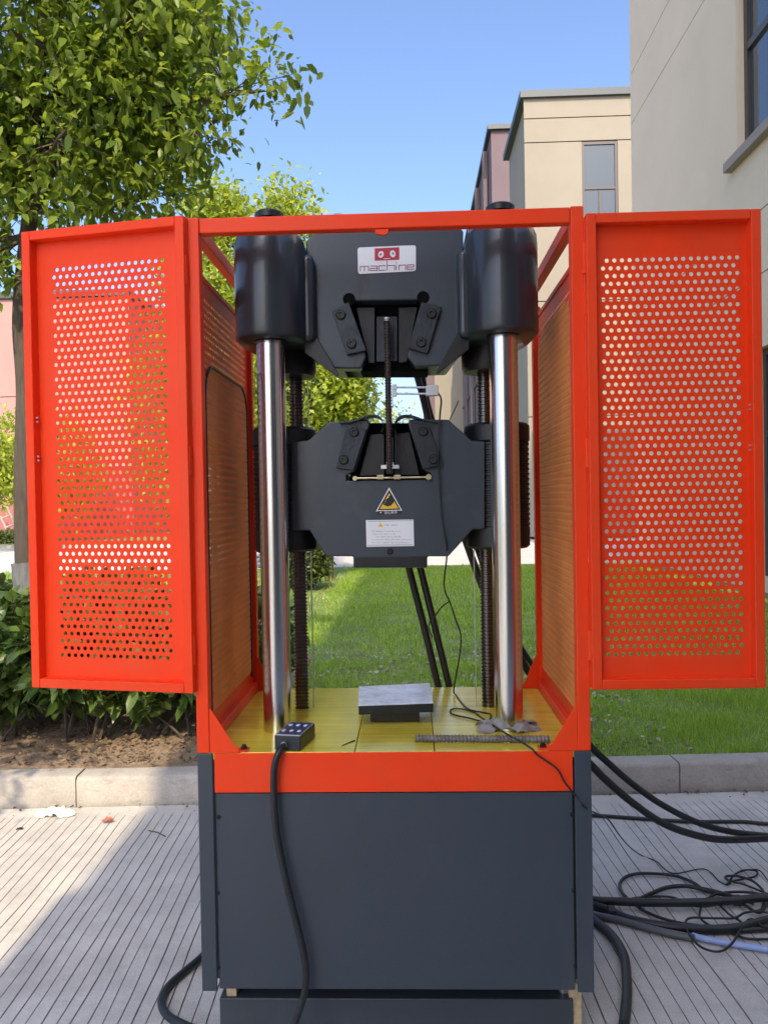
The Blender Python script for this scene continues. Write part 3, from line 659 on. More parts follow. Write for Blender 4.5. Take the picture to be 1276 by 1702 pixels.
# perforated sheets
def perf(name, mt, parent, O, U, Wd, Ht, hole, pitch, r, t=.0015, mask=None, nseg=10):
    """sheet with origin O (bottom), U direction, width, height; hole=(u0,u1,v0,v1) region of real round holes"""
    O = np.array(O, float); U = np.array(U, float); U /= np.linalg.norm(U); Z = np.array([0, 0, 1.]); N = np.cross(U, Z)
    u0, u1, v0, v1 = hole; pu, pv = pitch; nr = int(round((v1-v0)/pv)); pv = (v1-v0)/nr; nc = int(round((u1-u0)/pu-.5)); pu = (u1-u0)/(nc+.5)
    V2 = []; Q = []
    # cell template: hole ring + square ring
    ang = np.arange(nseg)*2*math.pi/nseg+math.pi/4; ring = np.stack([np.cos(ang), np.sin(ang)], 1)
    sc_ = 1/np.maximum(abs(ring[:, 0]), abs(ring[:, 1])); sq = ring*sc_[:, None]
    if nseg != 8:
        # snap the ring to the four corners
        for cx in (-1, 1):
            for cy in (-1, 1): sq[np.argmin(((sq-np.array([cx, cy]))**2).sum(1))] = (cx, cy)
    cells = []
    for k in range(nr):
        st = u0+(pu/2 if k % 2 else 0); vc = v0+(k+.5)*pv
        for c in range(nc): cells.append((st+(c+.5)*pu, vc))
    cells = np.array(cells)
    if mask is not None: cells = cells[mask(cells[:, 0], cells[:, 1])]
    n = len(cells)
    Hh = cells[:, None, :]+ring[None]*r; Sq = cells[:, None, :]+sq[None]*np.array([pu/2, pv/2])
    P2 = np.concatenate([Hh, Sq], 1)                       # n, 2*nseg, 2
    k = np.arange(nseg); kn = (k+1) % nseg; base = (np.arange(n)*2*nseg)[:, None, None]
    f = base+np.stack([k, k+nseg, kn+nseg, kn], 1)[None]; f = f.reshape(-1, 4)
    P2 = P2.reshape(-1, 2); nv = len(P2); rects = []
    if mask is None:
        rects += [(0, Wd, 0, v0), (0, Wd, v1, Ht)]
        for q in range(nr):
            st = u0+(pu/2 if q % 2 else 0); a, b = v0+q*pv, v0+(q+1)*pv; rects += [(0, st, a, b), (st+nc*pu, Wd, a, b)]
    R = []; rf = []
    for (a, b, c, d) in rects: rf.append([nv+len(R)+i for i in range(4)]); R += [(a, c), (b, c), (b, d), (a, d)]
    if R: P2 = np.concatenate([P2, np.array(R)]); rf = np.array(rf)
    front = O+P2[:, :1]*U+P2[:, 1:]*Z; back = front-N*t; m = len(front)
    F = [f, f[:, ::-1]+m]
    w = (base+np.stack([k, kn, kn+10**7, k+10**7], 1)[None]).reshape(-1, 4); w = np.where(w >= 10**7, w-10**7+m, w); F.append(w)
    if R: F += [rf, rf[:, ::-1]+m]
    return np_obj(name, np.concatenate([front, back]), F, M[mt], parent, smooth=False)
def door(ox, oy, ex, ey, z0, z1, hole_px, side):
    """door from hinge (ox,oy) to free edge (ex,ey)"""
    O = Vector((ox, oy, 0)); E = Vector((ex, ey, 0)); u = (E-O).normalized(); wd = (E-O).length; n = Vector((0, 0, 1)).cross(u)
    if n.y > 0: n = -n                                     # towards the camera
    z = Vector((0, 0, 1)); c = O+u*wd/2+z*(z0+z1)/2; hh = (z1-z0)/2; fr = .027; dp = .034
    m = MB()
    for s_ in (0, 1): m.obox(O+u*(fr/2 if s_ == 0 else wd-fr/2)+z*(z0+z1)/2-n*0, u, n, z, fr/2, dp/2, hh)
    for s_ in (0, 1): m.obox(O+u*wd/2+z*(z0+fr/2 if s_ == 0 else z1-fr/2), u, n, z, wd/2-fr, dp/2, fr/2)
    d = part(m, 'safety_door', 'red', bevel=.003)
    # sheet
    us = u if side > 0 else -u; St = O if side > 0 else E
    a = fr-.006; base = St+us*a+z*(z0+a)-n*(dp/2-.003)
    wS = wd-2*a; hS = (z1-z0)-2*a
    (hu0, hu1, hv0, hv1) = hole_px
    perf('perforated_sheet', 'red', d, base, us, wS, hS, (hu0, hu1, hv0, hv1), (.0207, .0214), .0060)
    for zz_ in (.585, .50):
        for dd_ in ((.0, .012) if side > 0 else (.0, .012)):
            q = O+u*(wd-fr-.004)+z*(z0+(z1-z0)*zz_+dd_)+n*.004; mm = MB(); mm.obox(q, u, n, z, .003, .002, .0022); mm.build('screw', M['alu'], d)
    return d
zd0, zd1 = 1.056, 2.352; ZDL = 2.380
dr = door(XR-.004+.004, D0-.012, .953, D0-.008, zd0, zd1, (.020, .405, .060, 1.165), 1)
dl_ = door(XL+.004, D0-.012, -1.112, 2.292, zd0, ZDL, (.052, .418, .060, 1.205), -1)
# hinges
for zz_ in (zd0+.12, (zd0+zd1)/2, zd1-.12):
    for x in (XL-.001, XR-.002):
        m = MB(); m.lathe(x, D0-.016, [(.007, zz_-.04), (.007, zz_+.04)], 10); part(m, 'hinge', 'red')
# side panels (red perforated sheet with a brown round-topped perforated sheet set inside)
zs0, zs1 = ZT+.036, 2.235
for side, x in ((-1, XL+.014), (1, XR-.014)):
    U = (0, 1, 0) if side < 0 else (0, -1, 0); O = (x, D0+.037, zs0) if side < 0 else (x, YBK_-.037, zs0)
    wS = DP-.074; hS = zs1-zs0
    sp_ = perf('side_screen', 'red', tm, O, U, wS, hS, (.03, wS-.03, .05, hS-.04), (.0207, .0214), .0062, nseg=8)
    x2 = x-side*.006
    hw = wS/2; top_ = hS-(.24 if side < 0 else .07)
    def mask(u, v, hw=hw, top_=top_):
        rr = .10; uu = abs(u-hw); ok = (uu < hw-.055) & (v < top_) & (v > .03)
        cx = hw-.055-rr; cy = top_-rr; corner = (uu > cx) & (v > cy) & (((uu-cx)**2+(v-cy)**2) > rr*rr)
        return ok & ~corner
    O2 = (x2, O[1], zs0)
    perf('inset_mesh', 'mesh', sp_, O2, U, wS, hS, (.03, wS-.03, .05, hS-.04), (.0207, .0214), .0062, nseg=8, mask=mask)
    pu_ = []; hw = wS/2; y0_ = D0+.037
    ring = [(-hw+.055, .03), (-hw+.055, top_-.10)]+[(-(hw-.155)-.10*math.cos(a), top_-.10+.10*math.sin(a)) for a in [i*math.pi/16 for i in range(1, 9)]]
    ring += [(-u_, v_) for u_, v_ in ring[::-1]]
    if side < 0: MB().tube([(x2-side*.001, y0_+hw+u_, zs0+v_) for u_, v_ in ring], .0045, 6).build('inset_rim', M['black'], sp_, smooth=True)
    part(MB().box(x-.004, x+.004, D0+.037, YBK_-.037, zs1+.001, zs1+.016), 'screen_rail', 'red', bevel=.001)

# columns and lead screws
YC = 2.44; RC = .0435; YS = 2.70
xcl = atY(458.5, 1000, YC).x; xcr = atY(843, 1000, YC).x
xcl = atY(458, 1000, YC).x; xcr = atY(842.5, 1000, YC).x
zh0 = atY(650, 553, 2.36).z                  # underside of the column bosses
for x in (xcl, xcr):
    part(MB().lathe(x, YC, [(RC, ZT+.0004), (RC, zh0+.02)], 64), 'column', 'chrome', smooth=True, sharp=50)
    m = MB(); n = 20; pitch_ = .012; z0, z1 = ZT+.0005, zh0+.02; prof = []; z = z0
    while z < z1: prof += [(.0245, z), (.0245, z+.004), (.0205, z+.006), (.0205, z+.010)]; z += pitch_
    part(m.lathe(atY(493, 700, YS).x if x < 0 else atY(805, 700, YS).x, YS, prof, n), 'lead_screw', 'screw', smooth=True, sharp=30)
    part(MB().box(x+.077 if x < 0 else x-.080, x+.080 if x < 0 else x-.077, YS-.004, YS+.01, ZT+.001, zh0), 'guide_strip', 'alu')
# upper crosshead
YP = 2.50                                   # front plane of the centre plate
def q2(px, py, Y=YP): p = atY(px, py, Y); return (p.x, p.z)
up = [(508,400),(543,368),(752,362),(770,384),(768,575),(745,607),(690,609),(676,592),(700,506),(698,498),(580,500),(578,506),(609,592),(600,612),(548,612),(525,580),(508,560)]
m = MB(); m.prism([q2(*p) for p in up], YP, YP+.20); head = part(m, 'upper_crosshead', 'plate', bevel=.006)
for (px, py) in ((580,497),(703,494)):
    p = atY(px, py, YP); m = MB(); m.tube([(p.x, YP-.0015, p.z), (p.x, YP+.1, p.z)], .0195, 20); m.build('relief_hole', M['void'], head, smooth=True, sharp=40)  # solid black disc, its colour stands in for the shade inside the hole
part(MB().prism([q2(583,499),q2(698,497),q2(712,612),q2(570,612)], YP+.06, YP+.19), 'wedge_housing', 'void')
def boss(x, z0, z1, parent):
    m = MB(); R_ = .103; n = 48
    # plan outline: rounded front around the column, widening towards the back around the screw
    def outline(k):
        pts = []
        for i in range(n):
            a = 2*math.pi*i/n; ca, sa = math.cos(a), math.sin(a)
            if sa < 0: pts.append((x+R_*k*ca, YC+R_*k*sa))
            else: pts.append((x+(.108)*k*math.copysign(abs(ca)**.75, ca), YC+.0+.36*k*sa**.7 if sa > 0 else YC))
        return pts
    zs = [(z0, .93), (z0+.004, .98), (z0+.014, 1.0), (z1-.05, 1.0), (z1-.022, .975), (z1-.007, .90), (z1, .78)]
    V = []; Fc = []
    for (z, k) in zs: V += [(p[0], p[1], z) for p in outline(k)]
    for i in range(len(zs)-1):
        for j in range(n): Fc.append((i*n+j, i*n+(j+1) % n, (i+1)*n+(j+1) % n, (i+1)*n+j))
    Fc += [tuple(range(n-1, -1, -1)), tuple(range((len(zs)-1)*n, len(zs)*n))]
    m.add(V, Fc); return m.build('column_boss', M['head'], parent, smooth=True, sharp=55)
zh1 = atY(650, 368, 2.36).z
for x in (xcl, xcr):
    b_ = boss(x, zh0, zh1, tm)
    s_ = 1 if x < 0 else -1
    m = MB(); m.lathe(x, YC, [(.050, zh0-.004), (.050, zh0+.002)], 32); m.build('wiper_ring', M['black'], b_, smooth=True, sharp=40)
    m = MB(); m.lathe(x+s_*.02, YS-.03, [(.085, zh0-.075), (.092, zh0-.06), (.092, zh0+.0)], 32); part(m, 'screw_nut', 'black', smooth=True, sharp=40)
    # outward fillet between the boss and the centre plate
    m = MB(); x0, x1 = (x+.085, x+.135) if s_ > 0 else (x-.135, x-.085)
    m.box(x0, x1, YP-.05, YP+.22, zh0+.0, zh1-.055); part(m, 'crosshead_shoulder', 'head', bevel=.02)
    zc = atY(443, 345, YC).z
    m = MB(); m.lathe(x, YC+.02, [(.030, zh1-.002), (.030, zc-.036), (.044, zc-.030), (.044, zc-.013), (.038, zc-.008)], 32); part(m, 'column_cap', 'black', smooth=True, sharp=40)
    # sloping foot of the shoulder
    m = MB(); xs_ = x+s_*.13
    pts = [(xs_, zh0+.03), (xs_+s_*.075, zh0-.10), (xs_+s_*.068, zh0-.105), (xs_-s_*.03, zh0-.03), (xs_-s_*.03, zh0+.03)]
    m.prism(pts if s_ > 0 else pts[::-1], YP-.02, YP-.002); part(m, 'spring_arm', 'black', bevel=.002)
for px in (562, 728):
    p = atY(px, 361, 2.75); m = MB()
    ring = [(p.x+.02*math.cos(a), 2.75, p.z-.008+.02*math.sin(a)) for a in [i*math.pi/8 for i in range(17)]]; m.tube(ring, .006, 8, False)
    m.lathe(p.x, 2.75, [(.012, p.z-.07), (.012, p.z-.026)], 12); part(m, 'lifting_eye', 'alu', smooth=True, sharp=40)
# jaw cover plates with two socket bolts each
def cover(pts, bolts, y):
    m = MB(); P = [q2(px, py, y) for px, py in pts]; m.prism(P, y-.018, y-.0005); c_ = part(m, 'jaw_cover', 'jaw', bevel=.002)
    for (px, py) in bolts:
        p = atY(px, py, y-.02); b_ = screw_head((p.x, y-.0185, p.z), .0155, c_, 'black', 'bolt', t=.008)
cover([(552,519),(580,504),(609,584),(577,591)], [(566,523),(584,571)], YP)
cover([(700,504),(733,512),(710,589),(678,580)], [(717,521),(700,569)], YP)
# wedges and inner black jaws, upper
def wedge(pts, y0, y1, name='grip_jaw', mt='black'): return part(MB().prism([q2(*p) for p in pts], y0, y1), name, mt, bevel=.002)
wedge([(590,506),(622,506),(622,600),(612,600)], YP+.035, YP+.058)
wedge([(662,506),(694,505),(676,598),(662,600)], YP+.035, YP+.058)
wedge([(624,520),(660,520),(660,596),(624,597)], YP+.045, YP+.058, 'jaw_face', 'jaw')
# name plate
def plate_rect(pts, y, t, r=.006): return [q2(*p, y) for p in pts]
yl = YP-.0025
m = MB(); c0 = atY(594, 411, yl); c1 = atY(691, 407, yl); c2 = atY(691, 450, yl); c3 = atY(595, 455, yl)
def rrect(cs, r, k=5):
    out = []
    n = len(cs)
    for i in range(n):
        p = Vector((cs[i].x, cs[i].z)); a = (Vector((cs[i-1].x, cs[i-1].z))-p).normalized(); b = (Vector((cs[(i+1) % n].x, cs[(i+1) % n].z))-p).normalized()
        for j in range(k+1):
            t = j/k; s0 = p+a*r; s1 = p+b*r; q = s0*(1-t)**2+p*2*t*(1-t)+s1*t*t; out.append((q.x, q.y))
    return out
np_ = part(MB().prism(rrect([c3, c2, c1, c0], .009), yl, YP-.0003), 'name_plate', 'white')
def dec(pts, mt, name, parent, y, dy=.0006): return MB().prism([q2(*p, y) for p in pts], y-dy, y-.0001).build(name, M[mt], parent)
dec([(622.5,433),(663.5,431.5),(663.5,410.5),(622.5,412.5)], 'labelred', 'emblem', np_, yl)
def oval(cx, cy, rx, ry, mt, name, parent, y, dy, n=20, tilt=0):
    pts = [(cx+rx*math.cos(a)*math.cos(tilt)-ry*math.sin(a)*math.sin(tilt), cy+rx*math.cos(a)*math.sin(tilt)+ry*math.sin(a)*math.cos(tilt)) for a in [2*math.pi*i/n for i in range(n)]]
    return MB().prism([q2(*p, y) for p in pts], y-dy, y-.0001).build(name, M[mt], parent)
oval(633, 422.5, 4.6, 5.6, 'white', 'emblem_mark', np_, yl-.0006, .0005, tilt=.3); oval(652.5, 421.5, 4.6, 5.8, 'white', 'emblem_mark', np_, yl-.0006, .0005, tilt=-.2)
oval(632.5, 422.5, 1.5, 2.4, 'labelred', 'emblem_mark', np_, yl-.0012, .0004, tilt=.6); oval(653, 421, 1.5, 2.0, 'greyink', 'emblem_mark', np_, yl-.0012, .0004)
dec([(638,430.3),(648,429.9),(648,428.9),(638,429.3)], 'white', 'emblem_mark', np_, yl-.0006)
# stroke lettering "machine"
ST = {'m': ([(0,0),(0,1),(1,1),(1,0)], [(.5,0),(.5,1)]), 'a': ([(.08,1),(1,1),(1,0),(0,0),(0,.5),(1,.5)],), 'c': ([(1,1),(0,1),(0,0),(1,0)],),
      'h': ([(0,2.1),(0,0)], [(0,1),(1,1),(1,0)]), 'i': ([(0,0),(0,1)], [(0,1.45),(0,1.62)]), 'n': ([(0,0),(0,1),(1,1),(1,0)],), 'e': ([(1,0),(0,0),(0,1),(1,1),(1,.5),(0,.5)],)}
def letters(word, px0, py0, px1, py1, hgt, wts, mt, parent, y, sw=1.3):
    tot = sum(wts); acc = 0; m = MB()
    for ch, w_ in zip(word, wts):
        cw = w_/tot*(px1-px0); xx = px0+acc; acc += cw; gw = cw-3.0
        for line in ST[ch]:
            for (a, b) in zip(line[:-1], line[1:]):
                def S(p): X = xx+p[0]*gw; return (X, py0+(py1-py0)*(X-px0)/(px1-px0)-p[1]*hgt)
                A_, B_ = S(a), S(b); d = Vector((B_[0]-A_[0], B_[1]-A_[1])); l = d.length; d /= l; nn = Vector((-d.y, d.x))*sw/2; e = d*sw/2
                q_ = [(A_[0]-e.x+nn.x, A_[1]-e.y+nn.y), (B_[0]+e.x+nn.x, B_[1]+e.y+nn.y), (B_[0]+e.x-nn.x, B_[1]+e.y-nn.y), (A_[0]-e.x-nn.x, A_[1]-e.y-nn.y)]
                V = [atY(*p, y) for p in q_]; m.add(V, [(0,1,2,3)]); y -= .00002
    return m.build('lettering', M[mt], parent)
letters('machine', 598.5, 450, 690.5, 446.8, 7.4, [17,14.5,14,15.5,4.5,14,14], 'magenta', np_, yl-.0008, 1.25)

# lower crosshead
lp = [(484,735),(512,731),(547,701),(612,697),(614,706),(590,783),(576,790),(576,799),(716,797),(716,787),(703,781),(678,704),(680,697),(745,697),(784,732),(806,733),
      (806,880),(786,880),(745,925),(710,925),(710,944),(587,944),(587,925),(541,925),(514,882),(484,882)]
m = MB(); m.prism([q2(*p, 2.56) for p in lp], 2.56, 2.74); low = part(m, 'lower_crosshead', 'plate', bevel=.005)
YL = 2.56
def ql(px, py, y=YL): p = atY(px, py, y); return (p.x, p.z)
part(MB().box(ql(589,935)[0], ql(708,935)[0], YL-.006, YL-.0005, ql(600,943)[1], ql(600,926)[1]), 'stop_block', 'black', bevel=.002)
part(MB().prism([ql(577,798),ql(716,796),ql(680,700),ql(612,700)][::1], YL+.06, YL+.17), 'wedge_housing', 'void')
def coverl(pts, bolts):
    P = [ql(*p) for p in pts]; c_ = part(MB().prism(P, YL-.018, YL-.0005), 'jaw_cover', 'jaw', bevel=.002)
    for (px, py) in bolts: p = atY(px, py, YL-.02); screw_head((p.x, YL-.0185, p.z), .0155, c_, 'black', 'bolt', t=.008)
coverl([(578,706),(610,714),(588,782),(559,778)], [(588,718),(571,764)])
coverl([(681,702),(712,708),(736,773),(702,781)], [(703,717),(720,763)])
wedge([(612,718),(637,716),(637,788),(594,790)], YL+.035, YL+.058); wedge([(655,716),(680,714),(698,788),(655,788)], YL+.035, YL+.058)
wedge([(639,722),(653,722),(653,786),(639,786)], YL+.045, YL+.058, 'jaw_face', 'jaw')
# curved spring guards above the lower jaws
for s_, pts in ((0, [(566,703),(590,700),(612,692),(628,692),(636,700),(637,712),(634,719)]), (1, [(730,702),(706,699),(684,692),(668,692),(658,700),(655,712),(659,719)])):
    m = MB(); P = [ql(*p, YL+.02) for p in pts]; P = [(p.x, p.z) for p in cr([Vector((a, 0, b)) for a, b in P], 4)]; V = []
    for (x, z) in P: V += [(x, YL-.024, z), (x, YL+.05, z), (x, YL-.024, z-.005), (x, YL+.05, z-.005)]
    Fc = []
    for i in range(len(P)-1):
        a = i*4; b = a+4; Fc += [(a, a+1, b+1, b), (a+2, b+2, b+3, a+3), (a, b, b+2, a+2), (a+1, a+3, b+3, b+1)]
    m.add(V, Fc); part(m, 'guard_spring', 'jaw', smooth=True, sharp=40)
# brass adjusting rod and scale in the slot
a_ = atY(590, 795, YL-.01); b_ = atY(712, 793, YL-.01)
rod = part(MB().tube([a_, b_], .0034, 10), 'adjusting_rod', 'brass', smooth=True, sharp=50)
for p_, r_ in ((a_, .0075), (b_, .0095)): MB().tube([p_-Vector((0,.006,0)), p_+Vector((0,.006,0))], r_, 14).build('rod_end', M['brass'], rod, smooth=True, sharp=50)
for px in (632, 660): p_ = atY(px, 793, YL-.012); MB().obox(p_, Vector((1,0,0)), Vector((0,1,0)), Vector((0,0,1)), .011, .006, .007).build('nut', M['brass'], rod, bevel=.001)
p_ = atY(648, 776, YL-.004); cl_ = part(MB().obox(p_, Vector((1,0,0)), Vector((0,1,0)), Vector((0,0,1)), .029, .006, .006), 'grip_clamp', 'white', bevel=.001)
MB().box(p_.x-.012, p_.x+.012, p_.y-.005, p_.y+.005, p_.z+.0065, p_.z+.014).build('clamp_top', M['white'], cl_)
screw_head((atY(648,916,YL).x, YL-.0004, atY(648,916,YL).z), .010, low, 'black', 'bolt', t=.006)
# ribbed sleeves round the screws
zr0 = atY(650, 915, 2.6).z; zr1 = atY(650, 706, 2.6).z; za_ = atY(650, 880, 2.6).z; zb2 = atY(650, 736, 2.6).z
for x in (xcl, xcr):
    s_ = 1 if x < 0 else -1; cx = x+s_*.000; cy = 2.665
    prof = [(.095, zr0), (.105, zr0+.008), (.105, za_), (.102, za_+.0005)]
    z = za_+.004
    while z < zb2-.012: prof += [(.102, z), (.106, z+.003), (.106, z+.008), (.102, z+.011)]; z += .0165
    prof += [(.105, zb2), (.108, zb2+.002), (.108, zr1-.008), (.10, zr1)]
    part(MB().lathe(cx, cy, prof, 40), 'ribbed_sleeve', 'black', smooth=True, sharp=35)
    m = MB(); m.box(min(cx, cx+s_*.09), max(cx, cx+s_*.09), 2.60, 2.72, za_+.0, zb2-.002); part(m, 'crosshead_arm', 'head')
# warning triangle
yw = YL-.0006
def tri(cx, cy, w, h, mt, name, y, dy):
    return MB().prism([q2(*p, y) for p in ((cx-w/2, cy+h/2), (cx+w/2, cy+h/2-1), (cx, cy-h/2))], y-dy, y-.0001).build(name, M[mt], low)
tri(646.5, 830, 44, 40, 'white', 'warning_sign', yw, .0005); tri(646.5, 831, 38.5, 34.5, 'ink', 'warning_border', yw-.0005, .0004); tri(646.6, 832.8, 31, 26.5, 'yellow', 'warning_field', yw-.0009, .0004)
yh = yw-.0014
hand = MB()
hand.prism([q2(*p, yh) for p in ((640,840),(644,842),(650,840),(655,834),(653,829),(650,824),(646,827),(641,830))], yh-.0004, yh)
for (a, b) in (((640,831),(637,834)), ((640,834),(636.5,837)), ((641,837),(637.5,839.5)), ((646,826),(651,823))):
    d = Vector((b[0]-a[0], b[1]-a[1])).normalized(); nn = Vector((-d.y, d.x))*1.2
    hand.prism([q2(*p, yh) for p in ((a[0]-nn.x,a[1]-nn.y),(b[0]-nn.x,b[1]-nn.y),(b[0]+nn.x,b[1]+nn.y),(a[0]+nn.x,a[1]+nn.y))], yh-.0008, yh-.0004)
hand.build('warning_hand', M['ink'], low)
dec([(627,855),(668,854),(668,848.5),(627,849.5)], 'ink', 'warning_caption', low, yw)
def ftext(txt, px, py, size_px, mt, parent, y, name='lettering', sx=1.0):
    try:
        cu = bpy.data.curves.new('t', 'FONT'); cu.body = txt; cu.size = 1; ob = bpy.data.objects.new('t', cu); C.objects.link(ob)
        dg = bpy.context.evaluated_depsgraph_get(); me = bpy.data.meshes.new_from_object(ob.evaluated_get(dg)); bpy.data.objects.remove(ob)
        k = size_px/F*y; p = atY(px, py, y); m = MB()
        m.add([(p.x+v.co.x*k*sx, y, p.z+v.co.y*k+v.co.x*k*.008) for v in me.vertices], [tuple(f.vertices) for f in me.polygons])
        return m.build(name, M[mt], parent)
    except Exception as e: print('text', e)
oval(632.5, 851.8, 1.2, 1.2, 'white', 'warning_dot', low, yw-.0006, .0003)
ftext('\u5f53\u5fc3\u5939\u624b', 638, 854, 5.6, 'white', low, yw-.0012)
# instruction plate
ip = MB().prism([q2(*p, YL-.001) for p in ((609,909),(688,907.5),(687,863.5),(608,864.5))], YL-.0025, YL-.0003).build('instruction_plate', M['white'], low)
yi = YL-.0026
dec([(628,875.5),(637,875.5),(632.5,868.5)], 'yellow', 'warning_mark', ip, yi)
m = MB(); r_ = random.Random(4)
for (y_, x0, x1, hh_) in ((872, 639, 661, 3.0), (882.5, 618, 664, 2.2), (887.3, 618, 656, 2.0), (891.8, 624, 664, 2.2), (896.5, 618, 680, 2.2), (901.5, 618, 680, 2.2)):
    x = x0
    while x < x1:
        w_ = r_.uniform(1.0, 2.2)
        for (a, b) in ((0, .35), (.6, 1)):
            if r_.random() < .8: m.add([atY(*p, yi-.0002) for p in ((x, y_+b*hh_/2), (x+w_, y_+b*hh_/2), (x+w_, y_+a*hh_/2), (x, y_+a*hh_/2))], [(0,1,2,3)])
        x += w_+r_.uniform(.3, .9)
m.build('printed_text', M['greyink'], ip)
m = MB()
for (a, b, c, d) in ((610.5,866.3,685.5,866.9), (610.5,906.2,685.5,906.8)): m.add([atY(*p, yi-.0002) for p in ((a,d),(c,d-1.2),(c,b-1.2),(a,b))], [(0,1,2,3)])
m.build('plate_border', M['greyink'], ip)

# ================================================================== THINGS ON AND AROUND THE MACHINE
# specimen bar gripped between the crossheads
sx_ = atY(645.5, 660, YP+.02).x; zs_a = atY(645, 785, YL).z; zs_b = atY(645, 536, YP+.02).z
prof = []; z = zs_a
while z < zs_b: prof += [(.0088, z), (.0088, z+.004), (.0108, z+.0055), (.0108, z+.0075)]; z += .009
m = MB(); m.lathe(sx_, YP-.004, prof, 14)
rb = m.build('steel_bar', M['spec'], smooth=True, sharp=30); tag(rb, 'dark ribbed steel bar held upright between the two crossheads', 'steel bar')
m = MB(); m.lathe(sx_, YP-.004, [(.0105, zs_b), (.0105, zs_b+.010)], 14); m.build('cut_end', M['alu'], rb)
# extensometer
ex = empty('extensometer', tuple(atY(716, 650, YP-.01)), 'small silver two armed gauge clipped to the ribbed steel bar', 'gauge')
Y_ = YP-.012
c_ = atY(718, 649.5, Y_); MB().obox(c_, Vector((1,0,.02)).normalized(), Vector((0,1,0)), Vector((-.02,0,1)).normalized(), .019, .010, .016).build('gauge_body', M['alu'], ex, bevel=.002)
for dy in (-5.5, 5.0):
    MB().tube([atY(655, 649+dy, Y_), atY(709, 649.5+dy, Y_)], .0035, 8).build('arm', M['alu'], ex, smooth=True)
    MB().obox(atY(656, 649+dy, Y_), Vector((1,0,0)), Vector((0,1,0)), Vector((0,0,1)), .006, .008, .009).build('clip', M['alu'], ex, bevel=.001)
MB().box(atY(650.5,650,Y_).x, atY(653,650,Y_).x, Y_-.004, Y_+.004, atY(652,672,Y_).z, atY(652,640,Y_).z).build('knife_edge', M['alu'], ex)

# steel slab on its block
zz0 = ZT
sl_ = empty('compression_platen', tuple(atZ(656, 1195, ZT)), 'grey steel slab on a dark round block standing in the middle of the table', 'steel slab')
b0 = atZ(615, 1201, ZT); b1 = atZ(697, 1199, ZT); zbk = .038; zsl = .034
MB().box(b0.x, b1.x, b0.y, b0.y+.16, ZT+.0006, ZT+zbk).build('block', M['black'], sl_, bevel=.003)
f0 = atZ(596, 1189, ZT+zbk); f1 = atZ(720, 1184.5, ZT+zbk)
ztp = ZT+zbk+.030
g0 = atZ(596, 1141, ztp); g1 = atZ(712, 1135.5, ztp)
m = MB(); bot4 = [(f0.x, f0.y), (f1.x, f1.y), (g1.x+.004, g1.y), (g0.x+.0, g0.y)]
m.prismz(bot4, ZT+zbk+.0006, ztp-.002); m.build('slab', M['jaw'], sl_, bevel=.002)
MB().prismz(bot4, ztp-.0018, ztp).build('ground_face', M['slab'], sl_, bevel=.0008)

# control box with keys
cb = empty('control_box', tuple(atZ(480, 1248, ZT)), 'small black control box with blue keypad on the front left of the table', 'control box')
A0 = atZ(456, 1247.5, ZT); B0 = atZ(499, 1249.5, ZT); Cc = atZ(524, 1226, ZT); Dd = A0+(Cc-B0); hb = .043
P4 = [(p.x, p.y) for p in (A0, B0, Cc, Dd)]
MB().prismz(P4, ZT+.0008, ZT+hb).build('case', M['plastic'], cb, bevel=.003)
ctr = (A0+B0+Cc+Dd)/4
def sh(k, z0, z1, mt, nm): pts = [(ctr.x+(p[0]-ctr.x)*k, ctr.y+(p[1]-ctr.y)*k) for p in P4]; return MB().prismz(pts, z0, z1).build(nm, M[mt], cb)
sh(.97, ZT+hb+.0001, ZT+hb+.002, 'alu', 'rim'); kp_ = sh(.90, ZT+hb+.0021, ZT+hb+.003, 'panelblue', 'keypad')
ux = (B0-A0); uy = (Cc-B0)
for i in range(3):
    for j in range(2):
        c = A0+ux*(.2+.3*i)+uy*(.28+.42*j); c.z = ZT+hb+.004; MB().obox(c, ux.normalized(), uy.normalized(), Vector((0,0,1)), .0045, .007, .001).build('key', M['white'], kp_)
c = atY(472, 1238, A0.y-.001); n_ = Vector((0,-1,0))
MB().tube([c+n_*.0, c+n_*.006], .0095, 16).build('socket_ring', M['alu'], cb, smooth=True, sharp=50)
MB().tube([c+n_*.006, c+n_*.02], .0075, 14).build('plug', M['rubber'], cb, smooth=True, sharp=50)
def cable(name, pts, r, mt, label, cat='cable', k=8, n=8, group=None, ribs=False):
    q = cr(pts, k); rr = r
    if ribs: q = cr(pts, 40); rr = [r*(1+(.07 if i % 2 else 0)) for i in range(len(q))]
    return tag(MB().tube(q, rr, n).build(name, M[mt], smooth=True, sharp=60), label, cat, group)
ya = A0.y
cable('control_cable', [c+n_*.018, atY(463,1252,D0-.018), atY(456,1275,D0-.022), atY(455,1320,D0-.022), atY(459,1380,D0-.022), atY(470,1440,D0-.024), atY(484,1500,D0-.026), atY(499,1560,D0-.03),
    atY(508,1610,D0-.034), atY(506,1650,D0-.036), atY(494,1690,D0-.04), atY(480,1725,D0-.04), atY(440,1760,D0-.04)], .0098, 'rubber', 'thick black cable hanging from the control box over the cabinet front', n=12)
